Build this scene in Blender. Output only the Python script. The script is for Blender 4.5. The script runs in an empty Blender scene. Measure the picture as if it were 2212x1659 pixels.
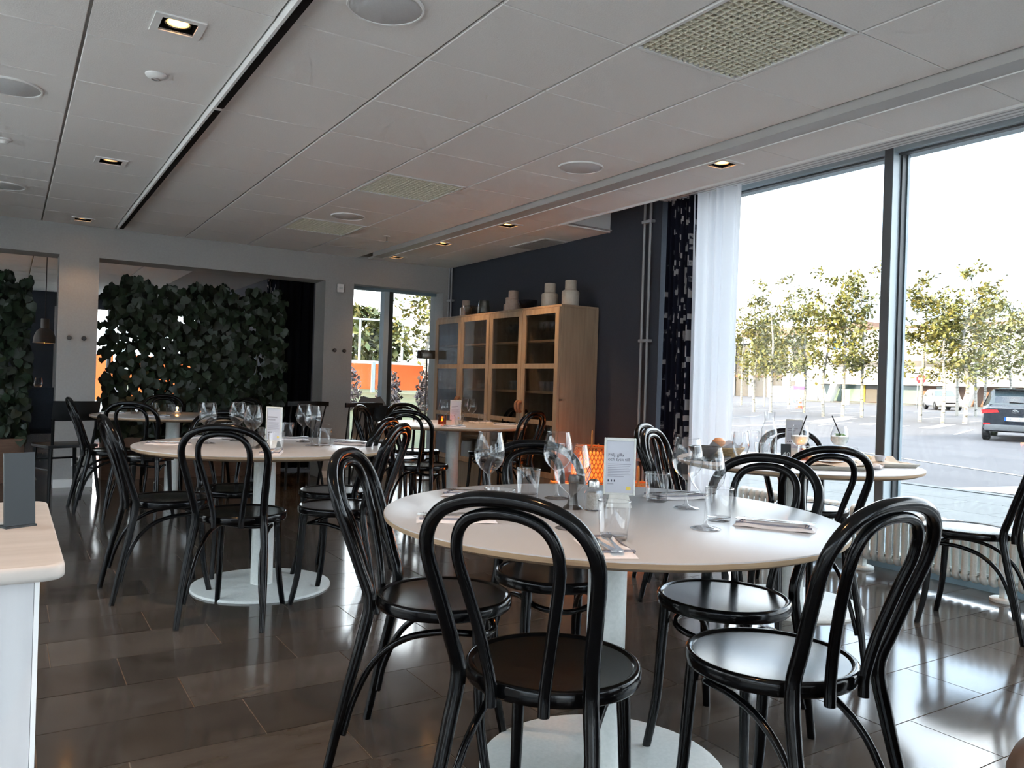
import bpy, bmesh, math, random
from mathutils import Vector, Matrix
from math import sin, cos, pi, radians, sqrt, atan2
random.seed(7)
S = bpy.context.scene
C = S.collection
# ------------------------------------------------------------------ camera
YAW, PITCH, ROLL, FPX, HC = 0.5651, 0.0003, 0.0316, 1718.2, 1.085
fw = Vector((sin(YAW)*cos(PITCH), cos(YAW)*cos(PITCH), sin(PITCH)))
rt = Vector((cos(YAW), -sin(YAW), 0)); up = rt.cross(fw)
r2 = rt*cos(ROLL)+up*sin(ROLL); u2 = -rt*sin(ROLL)+up*cos(ROLL)
cd = bpy.data.cameras.new('camera'); cam = bpy.data.objects.new('camera', cd); C.objects.link(cam)
cam.matrix_world = Matrix(((r2.x, u2.x, -fw.x, 0), (r2.y, u2.y, -fw.y, 0), (r2.z, u2.z, -fw.z, HC), (0, 0, 0, 1)))
cd.sensor_width = 36; cd.lens = FPX/2212*36; cd.clip_start = .02; cd.clip_end = 600
S.camera = cam
# ------------------------------------------------------------------ world, sun, exposure
SKY = 3.4
W = bpy.data.worlds.new('sky'); S.world = W; W.use_nodes = True
nt = W.node_tree; bg = nt.nodes['Background']
tc = nt.nodes.new('ShaderNodeTexCoord'); mp = nt.nodes.new('ShaderNodeMapping'); mp.inputs['Scale'].default_value = (2, 2, 6)
nz = nt.nodes.new('ShaderNodeTexNoise'); nz.inputs['Scale'].default_value = 1.6; nz.inputs['Detail'].default_value = 4
rp = nt.nodes.new('ShaderNodeValToRGB'); rp.color_ramp.elements[0].position = .40; rp.color_ramp.elements[1].position = .56
rp.color_ramp.elements[0].color = (.36, .47, .60, 1); rp.color_ramp.elements[1].color = (.93, .97, 1.0, 1)
nt.links.new(tc.outputs['Generated'], mp.inputs['Vector']); nt.links.new(mp.outputs[0], nz.inputs['Vector'])
nt.links.new(nz.outputs['Fac'], rp.inputs['Fac']); nt.links.new(rp.outputs['Color'], bg.inputs['Color'])
bg.inputs['Strength'].default_value = SKY
sl = bpy.data.lights.new('sun', 'SUN'); sl.energy = 6; sl.angle = radians(.6); sl.color = (1, .74, .42)
so = bpy.data.objects.new('sun', sl); C.objects.link(so)
so.rotation_euler = Vector((1, -.05, -.26)).to_track_quat('-Z', 'Y').to_euler()
S.view_settings.view_transform = 'Standard'; S.view_settings.look = 'None'
S.view_settings.gamma = 1; S.view_settings.use_curve_mapping = False
S.view_settings.exposure = 1.52
cy = S.cycles
cy.use_denoising = True; cy.max_bounces = 8; cy.diffuse_bounces = 5; cy.glossy_bounces = 4; cy.transmission_bounces = 4
cy.use_adaptive_sampling = True; cy.adaptive_threshold = .11; cy.adaptive_min_samples = 12
cy.transparent_max_bounces = 24; cy.caustics_reflective = False; cy.caustics_refractive = False
cy.sample_clamp_indirect = 6
# ------------------------------------------------------------------ helpers
def catmull(P, n=6, closed=False):
    P = [Vector(p) for p in P]
    if closed: Q = [P[-1]]+P+[P[0], P[1]]
    else: Q = [P[0]*2-P[1]]+P+[P[-1]*2-P[-2]]
    o = []
    for i in range(1, len(Q)-2):
        a, b, c, d = Q[i-1:i+3]
        for k in range(n):
            t = k/n
            o.append(.5*((2*b)+(c-a)*t+(2*a-5*b+4*c-d)*t*t+(3*b-a-3*c+d)*t**3))
    if not closed: o.append(P[-1])
    return o

class MB:
    def __init__(s): s.v = []; s.f = []; s.uv = {}
    def add(s, vs, fs):
        o = len(s.v); s.v += [tuple(v) for v in vs]; s.f += [tuple(i+o for i in f) for f in fs]; return s
    def box(s, x0, x1, y0, y1, z0, z1):
        return s.add([(x0, y0, z0), (x1, y0, z0), (x1, y1, z0), (x0, y1, z0), (x0, y0, z1), (x1, y0, z1), (x1, y1, z1), (x0, y1, z1)],
                     [(3, 2, 1, 0), (4, 5, 6, 7), (0, 1, 5, 4), (1, 2, 6, 5), (2, 3, 7, 6), (3, 0, 4, 7)])
    def obox(s, c, size, rz=0, rx=0, ry=0):
        M = Matrix.Rotation(rz, 3, 'Z') @ Matrix.Rotation(ry, 3, 'Y') @ Matrix.Rotation(rx, 3, 'X'); a, b, d = [q/2 for q in size]
        P = [Vector(c)+M @ Vector(q) for q in ((-a, -b, -d), (a, -b, -d), (a, b, -d), (-a, b, -d), (-a, -b, d), (a, -b, d), (a, b, d), (-a, b, d))]
        return s.add(P, [(3, 2, 1, 0), (4, 5, 6, 7), (0, 1, 5, 4), (1, 2, 6, 5), (2, 3, 7, 6), (3, 0, 4, 7)])
    def tube(s, P, r, n=10, closed=False, cap=True):
        P = [Vector(p) for p in P]; m = len(P); R = r if isinstance(r, (list, tuple)) else [r]*m
        T = []
        for i in range(m):
            a = P[(i-1) % m] if (closed or i) else P[0]; b = P[(i+1) % m] if (closed or i < m-1) else P[-1]
            T.append((b-a).normalized())
        u = T[0].orthogonal().normalized(); vs = []
        for i in range(m):
            u = (u-T[i]*u.dot(T[i])).normalized(); w = T[i].cross(u)
            vs += [P[i]+(u*cos(2*pi*k/n)+w*sin(2*pi*k/n))*R[i] for k in range(n)]
        fs = []
        for i in range(m if closed else m-1):
            j = (i+1) % m
            fs += [(i*n+k, i*n+(k+1) % n, j*n+(k+1) % n, j*n+k) for k in range(n)]
        if cap and not closed: fs += [tuple(range(n))[::-1], tuple((m-1)*n+k for k in range(n))]
        return s.add(vs, fs)
    def lathe(s, prof, n=32, c=(0, 0, 0), closed=False):
        vs = []; idx = []
        for r, z in prof:
            if r < 1e-6: idx.append([len(vs)]*n); vs.append((c[0], c[1], c[2]+z))
            else:
                idx.append([len(vs)+k for k in range(n)])
                vs += [(c[0]+r*cos(2*pi*k/n), c[1]+r*sin(2*pi*k/n), c[2]+z) for k in range(n)]
        fs = []
        rows = list(zip(idx, idx[1:]+idx[:1])) if closed else list(zip(idx, idx[1:]))
        for a, b in rows:
            for k in range(n):
                q = [a[k], a[(k+1) % n], b[(k+1) % n], b[k]]
                q = [x for i, x in enumerate(q) if x not in q[:i]]
                if len(q) > 2: fs.append(tuple(q))
        return s.add(vs, fs)
    def cyl(s, c, r, h, n=24): return s.lathe([(0, 0), (r, 0), (r, h), (0, h)], n, c)
    def prism(s, poly, z0, z1):
        n = len(poly)
        return s.add([(x, y, z0) for x, y in poly]+[(x, y, z1) for x, y in poly],
                     [tuple(range(n))[::-1], tuple(range(n, 2*n))]+[(i, (i+1) % n, n+(i+1) % n, n+i) for i in range(n)])
    def grid(s, fn, nu, nv):
        vs = [fn(i/nu, j/nv) for j in range(nv+1) for i in range(nu+1)]; o = len(s.v)
        for j in range(nv+1):
            for i in range(nu+1): s.uv[o+j*(nu+1)+i] = (i/nu, j/nv)
        return s.add(vs, [(j*(nu+1)+i, j*(nu+1)+i+1, (j+1)*(nu+1)+i+1, (j+1)*(nu+1)+i) for j in range(nv) for i in range(nu)])
    def mesh(s, name, mat, smooth=False, bevel=0, seg=2, angle=35):
        me = bpy.data.meshes.new(name); me.from_pydata(s.v, [], s.f)
        if s.uv:
            L = me.uv_layers.new(name='UVMap')
            for l in me.loops: L.data[l.index].uv = s.uv.get(l.vertex_index, (0, 0))
        bm = bmesh.new(); bm.from_mesh(me)
        if not s.uv: bmesh.ops.recalc_face_normals(bm, faces=bm.faces)
        if bevel:
            es = [e for e in bm.edges if len(e.link_faces) == 2 and e.calc_face_angle(0) > .5]
            bmesh.ops.bevel(bm, geom=es, offset=bevel, segments=seg, affect='EDGES', profile=.6, clamp_overlap=True)
        bm.to_mesh(me); bm.free()
        if smooth or bevel:
            me.polygons.foreach_set('use_smooth', [True]*len(me.polygons)); me.set_sharp_from_angle(angle=radians(angle))
        me.materials.append(mat); me.update(); return me
    def build(s, name, mat, parent=None, loc=(0, 0, 0), rz=0, **k):
        return obj(name, s.mesh(name, mat, **k), parent, loc, rz)

def obj(name, me, parent=None, loc=(0, 0, 0), rz=0):
    o = bpy.data.objects.new(name, me); C.objects.link(o); o.parent = parent
    o.location = loc; o.rotation_euler = (0, 0, rz); return o
def tag(o, label, cat, group=None):
    o['label'] = label; o['category'] = cat
    if group: o['group'] = group
    return o
def thing(name, label, cat, loc=(0, 0, 0), rz=0, group=None):
    return tag(obj(name, None, None, loc, rz), label, cat, group)
def struct(name, mb, mat, **k):
    o = mb.build(name, mat, **k); o['kind'] = 'structure'; return o
def stuff(o): o['kind'] = 'stuff'; return o
def copy_tree(o, parent=None):
    c = o.copy(); C.objects.link(c); c.parent = parent
    for ch in o.children: copy_tree(ch, c)
    return c
class Kind:
    """first place() moves the original, later ones copy it with its parts"""
    def __init__(s, root): s.root = root; s.used = False
    def place(s, loc, rz, label, group=None):
        o = copy_tree(s.root) if s.used else s.root
        s.used = True; o.location = loc; o.rotation_euler = (0, 0, rz); o['label'] = label
        if group: o['group'] = group
        return o
def text(body, size, mat, parent, M, name='lettering', align='CENTER'):
    cu = bpy.data.curves.new('t', 'FONT'); cu.body = body; cu.size = size; cu.align_x = align; cu.align_y = 'CENTER'; cu.extrude = size*.01
    cu.resolution_u = 3
    t = bpy.data.objects.new('t', cu); C.objects.link(t)
    dg = bpy.context.evaluated_depsgraph_get(); me = bpy.data.meshes.new_from_object(t.evaluated_get(dg))
    bpy.data.objects.remove(t); me.materials.clear(); me.materials.append(mat)
    o = obj(name, me, parent); o.matrix_local = M; return o
# ------------------------------------------------------------------ materials
def mat(name, col, rough=.5, metal=0, spec=.5, coat=0, emit=None, es=0):
    m = bpy.data.materials.new(name); m.use_nodes = True; b = m.node_tree.nodes['Principled BSDF']
    b.inputs['Base Color'].default_value = (*col, 1); b.inputs['Roughness'].default_value = rough; b.inputs['Metallic'].default_value = metal
    b.inputs['Specular IOR Level'].default_value = spec; b.inputs['Coat Weight'].default_value = coat; b.inputs['Coat Roughness'].default_value = .05
    if emit: b.inputs['Emission Color'].default_value = (*emit, 1); b.inputs['Emission Strength'].default_value = es
    return m
def N(m, t, **k):
    n = m.node_tree.nodes.new(t)
    for a, v in k.items():
        if a in n.inputs: n.inputs[a].default_value = v
        else: setattr(n, a, v)
    return n
def noisy(name, c1, c2, scale=8, rough=.5, stretch=(1, 1, 1), bump=0, detail=4, coord='Object', rnd=0, spec=.5, coat=0, lo=.35, hi=.65, rr=0):
    """two colours blended by noise; rnd = brightness spread between objects"""
    m = mat(name, c1, rough, spec=spec, coat=coat); L = m.node_tree.links; b = m.node_tree.nodes['Principled BSDF']
    t = N(m, 'ShaderNodeTexCoord'); mpn = N(m, 'ShaderNodeMapping'); mpn.inputs['Scale'].default_value = stretch
    nzn = N(m, 'ShaderNodeTexNoise', Scale=scale, Detail=detail)
    r = N(m, 'ShaderNodeValToRGB'); r.color_ramp.elements[0].position = lo; r.color_ramp.elements[1].position = hi
    r.color_ramp.elements[0].color = (*c1, 1); r.color_ramp.elements[1].color = (*c2, 1)
    L.new(t.outputs[coord], mpn.inputs['Vector']); L.new(nzn.outputs['Fac'], r.inputs['Fac'])
    src = r.outputs['Color']
    if rnd:
        oi = N(m, 'ShaderNodeObjectInfo'); geo = N(m, 'ShaderNodeNewGeometry'); ad = N(m, 'ShaderNodeMath', operation='ADD'); fr = N(m, 'ShaderNodeMath', operation='FRACT')
        L.new(oi.outputs['Random'], ad.inputs[0]); L.new(geo.outputs['Random Per Island'], ad.inputs[1]); L.new(ad.outputs[0], fr.inputs[0])
        mr = N(m, 'ShaderNodeMapRange'); mr.inputs['To Min'].default_value = 1-rnd; mr.inputs['To Max'].default_value = 1+rnd
        L.new(fr.outputs[0], mr.inputs['Value'])
        va = N(m, 'ShaderNodeVectorMath', operation='ADD'); L.new(mpn.outputs[0], va.inputs[0]); L.new(fr.outputs[0], va.inputs[1]); 
        sc = N(m, 'ShaderNodeVectorMath', operation='SCALE'); sc.inputs['Scale'].default_value = 9; 
        cx = N(m, 'ShaderNodeCombineXYZ'); L.new(fr.outputs[0], cx.inputs[0]); L.new(fr.outputs[0], cx.inputs[1]); L.new(cx.outputs[0], sc.inputs[0]); L.new(sc.outputs[0], va.inputs[1])
        L.new(va.outputs[0], nzn.inputs['Vector'])
        hs = N(m, 'ShaderNodeHueSaturation'); L.new(mr.outputs[0], hs.inputs['Value']); L.new(src, hs.inputs['Color']); src = hs.outputs['Color']
    else: L.new(mpn.outputs[0], nzn.inputs['Vector'])
    L.new(src, b.inputs['Base Color'])
    if bump:
        bp = N(m, 'ShaderNodeBump', Strength=bump, Distance=.01); L.new(nzn.outputs['Fac'], bp.inputs['Height']); L.new(bp.outputs[0], b.inputs['Normal'])
    if rr:
        m2 = N(m, 'ShaderNodeMapRange'); m2.inputs['To Min'].default_value = rough; m2.inputs['To Max'].default_value = rough+rr
        L.new(nzn.outputs['Fac'], m2.inputs['Value']); L.new(m2.outputs[0], b.inputs['Roughness'])
    return m
def glass(name, tint=(1, 1, 1), ior=1.45, rough=0.0, boost=1, edge=None):
    m = bpy.data.materials.new(name); m.use_nodes = True; t = m.node_tree; t.nodes.remove(t.nodes['Principled BSDF'])
    o = t.nodes['Material Output']; tr = N(m, 'ShaderNodeBsdfTransparent'); tr.inputs['Color'].default_value = (*tint, 1)
    gl = N(m, 'ShaderNodeBsdfGlossy'); gl.inputs['Roughness'].default_value = rough; fr = N(m, 'ShaderNodeLayerWeight', Blend=.5); mx = N(m, 'ShaderNodeMixShader')
    pw = N(m, 'ShaderNodeMath', operation='POWER'); pw.inputs[1].default_value = 3.0
    mu = N(m, 'ShaderNodeMath', operation='MULTIPLY_ADD'); mu.inputs[1].default_value = .75*boost; mu.inputs[2].default_value = ((ior-1)/(ior+1))**2; mu.use_clamp = True
    t.links.new(fr.outputs['Facing'], pw.inputs[0]); t.links.new(pw.outputs[0], mu.inputs[0]); t.links.new(mu.outputs[0], mx.inputs['Fac']); t.links.new(tr.outputs[0], mx.inputs[1]); t.links.new(gl.outputs[0], mx.inputs[2])
    if edge:   # longer light path through the wall at the rim of the silhouette
        p2 = N(m, 'ShaderNodeMath', operation='POWER'); p2.inputs[1].default_value = 5.0; t.links.new(fr.outputs['Facing'], p2.inputs[0])
        mc = N(m, 'ShaderNodeMixRGB'); mc.inputs[1].default_value = (*tint, 1); mc.inputs[2].default_value = (*edge, 1); t.links.new(p2.outputs[0], mc.inputs[0]); t.links.new(mc.outputs[0], tr.inputs['Color'])
    t.links.new(mx.outputs[0], o.inputs['Surface'])
    return m
M = {}
M['black'] = mat('black_lacquer', (.0022, .0025, .0031), .15, spec=.22)
M['seat'] = mat('black_lacquer_seat', (.004, .0044, .005), .22, spec=.5)
M['blackmatte'] = mat('black_stain', (.005, .006, .007), .4, spec=.25)
M['laminate'] = mat('white_laminate', (.46, .46, .465), .3, spec=.5)
M['ply'] = noisy('plywood_edge', (.30, .20, .12), (.40, .28, .17), 6, .5, (1, 1, 30))
M['whitepaint'] = noisy('white_powder_coat', (.56, .59, .575), (.62, .645, .63), 90, .45, bump=.05)
M['stone'] = noisy('dark_limestone', (.050, .041, .034), (.066, .056, .047), 5, .09, (1, 2.2, 1), rnd=.30, detail=8, rr=.06, spec=.6)
M['bounce_ground'] = noisy('pale_bounce_ground', (.50, .48, .46), (.56, .54, .52), 2, .85)  # pale ground tone chosen to bounce daylight indoors
M['grout'] = mat('grout', (.24, .22, .20), .8)
M['tile'] = noisy('ceiling_tile', (.80, .79, .775), (.84, .83, .815), 160, .95, bump=.12, spec=.1)
M['ceil'] = mat('ceiling_grid', (.34, .33, .32), .8, spec=.1)
M['white'] = mat('white_plaster', (.78, .78, .77), .8, spec=.2)
M['rail'] = mat('grey_rail', (.42, .41, .40), .5)
M['dark'] = mat('dark_slot', (.006, .006, .007), .8, spec=.1)
M['wallgrey'] = noisy('light_grey_wall', (.36, .355, .345), (.38, .375, .365), 60, .85, bump=.06, spec=.2)
M['wallblue'] = noisy('slate_blue_wall', (.040, .047, .061), (.044, .051, .066), 60, .75, bump=.06, spec=.25)
M['alu'] = mat('blue_grey_aluminium', (.17, .23, .27), .4, metal=0, spec=.5)
M['alulit'] = mat('daylit_aluminium', (.42, .49, .53), .4)  # frame aluminium with daylight put into its colour
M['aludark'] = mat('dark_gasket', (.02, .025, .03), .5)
M['alumid'] = mat('shadow_grey_aluminium', (.09, .095, .10), .45)  # same frame metal, indoor shade put into its colour
M['glass'] = glass('window_glass', (.97, .985, .98), 1.35)
M['crystal'] = glass('clear_glass', (.975, .98, .985), 1.62, boost=1.15, edge=(.36, .38, .40))
M['smoke'] = glass('smoked_glass', (.80, .78, .74), 1.5)
M['cabglass'] = glass('cabinet_glass', (.80, .80, .80), 1.5)
M['bluegl'] = glass('blue_glass', (.30, .34, .50), 1.5)
M['amber'] = glass('amber_glass', (.75, .38, .18), 1.5)
M['steel'] = mat('cutlery_steel', (.72, .72, .72), .18, metal=1)
M['chrome'] = mat('brushed_metal', (.45, .45, .44), .25, metal=1)
M['pipe'] = mat('painted_pipe', (.30, .31, .32), .35)
M['oak'] = noisy('oak_veneer', (.28, .205, .135), (.36, .27, .18), 5, .5, (6, 6, .5), bump=.03, detail=6)
M['oakdark'] = noisy('oak_interior', (.10, .075, .05), (.14, .10, .07), 5, .6, (6, 6, .5))
M['leather'] = mat('tan_leather', (.22, .10, .05), .6)
M['napkin'] = noisy('napkin_cloth', (.70, .66, .66), (.76, .73, .73), 30, .9, bump=.1, spec=.1)
M['stripe'] = mat('napkin_stripe', (.20, .20, .24), .9)
M['paper'] = mat('white_paper', (.50, .53, .60), .6)
M['print'] = mat('printed_ink', (.05, .055, .08), .7)
M['printgrey'] = mat('printed_grey_ink', (.30, .31, .36), .7)
M['gold'] = mat('yellow_print', (.75, .6, .12), .7)
M['ceramic'] = noisy('cream_ceramic', (.50, .45, .37), (.56, .51, .43), 40, .3)
M['ceramicrose'] = noisy('rose_beige_ceramic', (.40, .30, .24), (.45, .35, .29), 40, .35)
M['speaker'] = noisy('speaker_grille', (.56, .57, .58), (.62, .63, .64), 400, .7)
M['louver'] = mat('cream_louver', (.68, .65, .53), .35)
M['lamp'] = mat('warm_lamp', (1, .7, .35), .3, emit=(1, .45, .10), es=5)
M['lampdim'] = mat('warm_lamp_dim', (.5, .3, .15), .3, emit=(1, .5, .18), es=1.0)
M['flame'] = mat('flame', (1, .6, .2), .5, emit=(1, .38, .06), es=9)
M['wax'] = mat('wax', (.8, .75, .65), .5)
M['bamboo'] = noisy('bamboo', (.55, .26, .08), (.68, .35, .12), 12, .6)
M['glowshade'] = mat('lantern_shade', (.9, .5, .2), .7, emit=(1, .13, .008), es=.75)
M['leaf'] = noisy('leaf_dark_green', (.010, .022, .011), (.017, .034, .016), 12, .45, rnd=.5)
M['stem'] = mat('stem', (.05, .05, .02), .7)
M['planter'] = noisy('planter_wood', (.13, .07, .045), (.17, .095, .06), 8, .6, (1, 1, 8))
M['curtain_black'] = mat('black_curtain', (.006, .007, .010), .9, spec=.1)
M['asphalt'] = noisy('asphalt', (.080, .077, .083), (.098, .094, .100), .6, .9, bump=.1, detail=8, spec=.2)
M['paving'] = noisy('concrete_paving', (.082, .090, .093), (.100, .108, .110), 2, .85, rnd=.06, detail=8)
M['roadpaint'] = noisy('white_road_paint', (.24, .24, .24), (.30, .30, .30), 3, .8)
M['lawn'] = noisy('lawn', (.036, .050, .018), (.075, .076, .033), 1.2, .95, detail=8, bump=.3)
M['bark'] = noisy('birch_bark', (.03, .028, .025), (.27, .26, .235), 3, .8, (1, 1, 6), lo=.36, hi=.44)
M['birchleaf'] = noisy('birch_leaf', (.105, .122, .032), (.165, .148, .040), 2, .6, rnd=.45)
M['hedge'] = noisy('tree_leaf', (.06, .09, .030), (.14, .135, .045), 1.5, .7, rnd=.4)
M['shrub'] = noisy('purple_shrub', (.045, .032, .042), (.085, .066, .066), 2, .8, rnd=.4)
M['orange'] = mat('orange_banner', (.75, .13, .02), .7)
M['facade'] = mat('white_facade', (.80, .80, .78), .7)
M['facadedark'] = noisy('dark_glazed_facade', (.05, .05, .05), (.10, .09, .08), .3, .4)
M['brown'] = noisy('brown_cladding', (.13, .065, .04), (.19, .10, .06), .6, .6)
M['shopglass'] = mat('shop_glass', (.14, .20, .19), .15)
M['yellow'] = mat('yellow', (.80, .62, .01), .5)
M['blue'] = mat('logo_blue', (.0, .09, .40), .5)
M['carblack'] = mat('dark_blue_car_paint', (.012, .016, .024), .18, coat=.6)
M['carwhite'] = mat('white_car_paint', (.62, .62, .63), .25, coat=.5)
M['carglass'] = mat('car_glass', (.03, .05, .06), .06)
M['rubber'] = mat('rubber', (.012, .012, .013), .8)
M['plastic'] = mat('grey_plastic', (.12, .125, .13), .6)
M['red'] = mat('red_lens', (.50, .01, .015), .25)
M['plate'] = mat('number_plate', (.75, .77, .78), .5)
M['greybox'] = mat('grey_kiosk', (.36, .42, .43), .6)
M['conered'] = mat('cone_red', (.75, .07, .03), .6)
M['brownleather'] = noisy('brown_leather', (.05, .030, .018), (.065, .038, .023), 20, .6)
M['counter'] = noisy('pale_wood_top', (.44, .41, .38), (.50, .47, .44), 5, .5, (1, 8, 1))
M['counterbody'] = noisy('white_wood_panel', (.50, .50, .51), (.55, .55, .56), 6, .6, (8, 8, .6))
M['slate'] = mat('dark_acrylic', (.014, .020, .025), .4, spec=.35)
M['bread'] = noisy('bread', (.62, .42, .20), (.72, .55, .32), 20, .8)
M['onionskin'] = noisy('crust', (.50, .22, .10), (.62, .34, .20), 10, .5)
M['wicker'] = noisy('wicker', (.34, .24, .12), (.48, .36, .20), 60, .8, (1, 1, 3))
M['kraft'] = noisy('parchment', (.55, .45, .34), (.66, .57, .47), 12, .8)
M['cola'] = mat('dark_glaze', (.03, .025, .022), .35)
M['meat'] = noisy('leftovers', (.10, .035, .02), (.30, .16, .08), 40, .6)
M['traygrey'] = mat('pale_tray', (.45, .43, .38), .5)
M['ice'] = noisy('iced_drink', (.62, .66, .58), (.80, .82, .76), 60, .3, bump=.4)
M['mint'] = mat('mint_leaf', (.12, .30, .03), .5)
M['salt'] = noisy('grey_salt', (.22, .20, .18), (.32, .30, .27), 200, .8)
M['upholstery'] = noisy('blue_grey_upholstery', (.030, .042, .060), (.036, .050, .070), 80, .8)
M['lampshade'] = mat('taupe_lamp', (.14, .13, .125), .5)
# patterned curtain: blocky light dashes on navy
def curtain_pattern():
    m = mat('patterned_curtain', (.01, .012, .02), .9, spec=.1); L = m.node_tree.links; b = m.node_tree.nodes['Principled BSDF']
    uv = N(m, 'ShaderNodeTexCoord'); mpn = N(m, 'ShaderNodeMapping'); mpn.inputs['Scale'].default_value = (34, 62, 1)
    sep = N(m, 'ShaderNodeSeparateXYZ'); L.new(uv.outputs['UV'], mpn.inputs[0]); L.new(mpn.outputs[0], sep.inputs[0])
    fx = N(m, 'ShaderNodeMath', operation='FLOOR'); L.new(sep.outputs[0], fx.inputs[0])
    wn0 = N(m, 'ShaderNodeTexWhiteNoise', noise_dimensions='1D'); L.new(fx.outputs[0], wn0.inputs['W'])
    ay = N(m, 'ShaderNodeMath', operation='ADD'); L.new(sep.outputs[1], ay.inputs[0]); L.new(wn0.outputs['Value'], ay.inputs[1])
    fy = N(m, 'ShaderNodeMath', operation='FLOOR'); L.new(ay.outputs[0], fy.inputs[0])
    cb = N(m, 'ShaderNodeCombineXYZ'); L.new(fx.outputs[0], cb.inputs[0]); L.new(fy.outputs[0], cb.inputs[1])
    wn = N(m, 'ShaderNodeTexWhiteNoise', noise_dimensions='2D'); L.new(cb.outputs[0], wn.inputs['Vector'])
    nl = N(m, 'ShaderNodeTexNoise', Scale=.35, Detail=1); L.new(mpn.outputs[0], nl.inputs['Vector'])
    ad = N(m, 'ShaderNodeMath', operation='ADD'); mul = N(m, 'ShaderNodeMath', operation='MULTIPLY'); mul.inputs[1].default_value = .9
    L.new(nl.outputs['Fac'], mul.inputs[0]); L.new(mul.outputs[0], ad.inputs[0]); L.new(wn.outputs['Value'], ad.inputs[1])
    r = N(m, 'ShaderNodeValToRGB'); r.color_ramp.interpolation = 'CONSTANT'; e = r.color_ramp.elements
    e[0].position = 0; e[0].color = (.008, .010, .020, 1); e[1].position = .955; e[1].color = (.05, .055, .07, 1)
    x = e.new(.985); x.color = (.16, .16, .18, 1); x = e.new(1.06 if False else .999); x.color = (.34, .33, .33, 1)
    su = N(m, 'ShaderNodeSeparateXYZ'); L.new(uv.outputs['UV'], su.inputs[0]); gu = N(m, 'ShaderNodeMath', operation='MULTIPLY_ADD'); gu.inputs[1].default_value = .30; gu.inputs[2].default_value = -.20; L.new(su.outputs[0], gu.inputs[0])
    a2 = N(m, 'ShaderNodeMath', operation='ADD'); L.new(ad.outputs[0], a2.inputs[0]); L.new(gu.outputs[0], a2.inputs[1])
    sc = N(m, 'ShaderNodeMath', operation='MULTIPLY'); sc.inputs[1].default_value = .815; L.new(a2.outputs[0], sc.inputs[0])
    L.new(sc.outputs[0], r.inputs['Fac']); L.new(r.outputs['Color'], b.inputs['Base Color']); return m
M['curtain_pat'] = curtain_pattern()
def sheer():
    m = bpy.data.materials.new('sheer_curtain'); m.use_nodes = True; t = m.node_tree; t.nodes.remove(t.nodes['Principled BSDF']); o = t.nodes['Material Output']
    d = N(m, 'ShaderNodeBsdfDiffuse'); d.inputs['Color'].default_value = (.80, .81, .84, 1); q = N(m, 'ShaderNodeBsdfTranslucent'); q.inputs['Color'].default_value = (.70, .73, .78, 1)
    mx = N(m, 'ShaderNodeMixShader'); mx.inputs[0].default_value = .35; t.links.new(d.outputs[0], mx.inputs[1]); t.links.new(q.outputs[0], mx.inputs[2]); t.links.new(mx.outputs[0], o.inputs['Surface']); return m
M['sheer'] = sheer()
# ================================================================== structure
H = 2.437; XW = 4.42; XG = 4.76; YF = 8.42; XE = 3.87; YB = -3.2; XL = -2.2; XL2 = -5.2
XR2 = 3.05; YR2 = 16.0
# ---- floor: slab (grout level) with stone tiles as its children
mb = MB().box(XL, XG+.06, YB, YF+.4, -.16, -.003)
mb.box(XL2, XR2, YF+.4, YR2, -.16, -.003)
floor = struct('floor', mb, M['grout'])
pitch = .3015; known = {8: .541, 7: .76, 6: .378, 5: .543, 4: .695, 0: 2.585, 1: 3.06}
tile_meshes = {}
def tile_mesh(L):
    k = round(L, 3)
    if k not in tile_meshes: tile_meshes[k] = MB().box(0, L-.004, 0, pitch-.004, -.012, 0).mesh('tile', M['stone'])
    return tile_meshes[k]
rest = MB()
rngt = random.Random(3)
for k in range(-15, 49):
    y = 1.22+pitch*k
    if y+pitch > YR2: break
    x0 = known.get(k, rngt.uniform(0, .6)); x = x0-.6*math.ceil((x0-XL2)/.6)
    main = 0 <= k <= 23
    xmax = XG+.04 if y < YF+.35 else XR2-.02
    while x < xmax:
        a, b = max(x, (XL if y < YF else XL2)+.02), min(x+.6, xmax)
        if b-a > .03:
            if main and b > -.35: obj('tile', tile_mesh(b-a), floor, (a+.002, y+.002, 0))
            else: rest.box(a+.002, b-.002, y+.002, y+pitch-.002, -.012, 0)
        x += .6
o = rest.build('tile', M['stone'], floor); stuff(o)
# ---- ceiling
mb = MB().box(XL, XE, YB, YF, H+.10, 2.86); mb.box(XE, XW, 5.46, YF, H+.10, 2.86)
ceiling = struct('ceiling', mb, M['ceil'])
MB().box(XE, 4.95, YB, 5.46, 2.78, 2.86).build('recess_lid', M['white'], ceiling)
MB().box(XE-.004, XE+.012, YB, 5.46, H-.012, 2.78).build('recess_edge', M['white'], ceiling)
MB().box(XE+.012, XW, 5.445, 5.462, H, 2.78).build('recess_end', M['white'], ceiling)
cols = [(-.976, -.376), (-.376, .224), (.224, .822), (.866, 1.4475), (1.4475, 2.0475), (2.0475, 2.6475), (2.6475, 3.2475), (3.372, 3.868)]
grille_rows = (-1, 4, 7)
cm = {}
def ctile(w, d):
    k = (round(w, 3), round(d, 3))
    if k not in cm: cm[k] = MB().box(.006, w-.006, .0018, d-.0018, 0, .02).mesh('ceiling_tile', M['tile'], bevel=.003, seg=1)
    return cm[k]
DL = [(.523, 3.333), (.523, 5.733), (.53, 8.08), (3.565, 3.36), (3.565, 5.76), (3.56, 6.94), (3.55, 8.05), (.523, .933), (.523, -1.467), (3.565, .933), (3.565, -1.467)]
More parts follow.
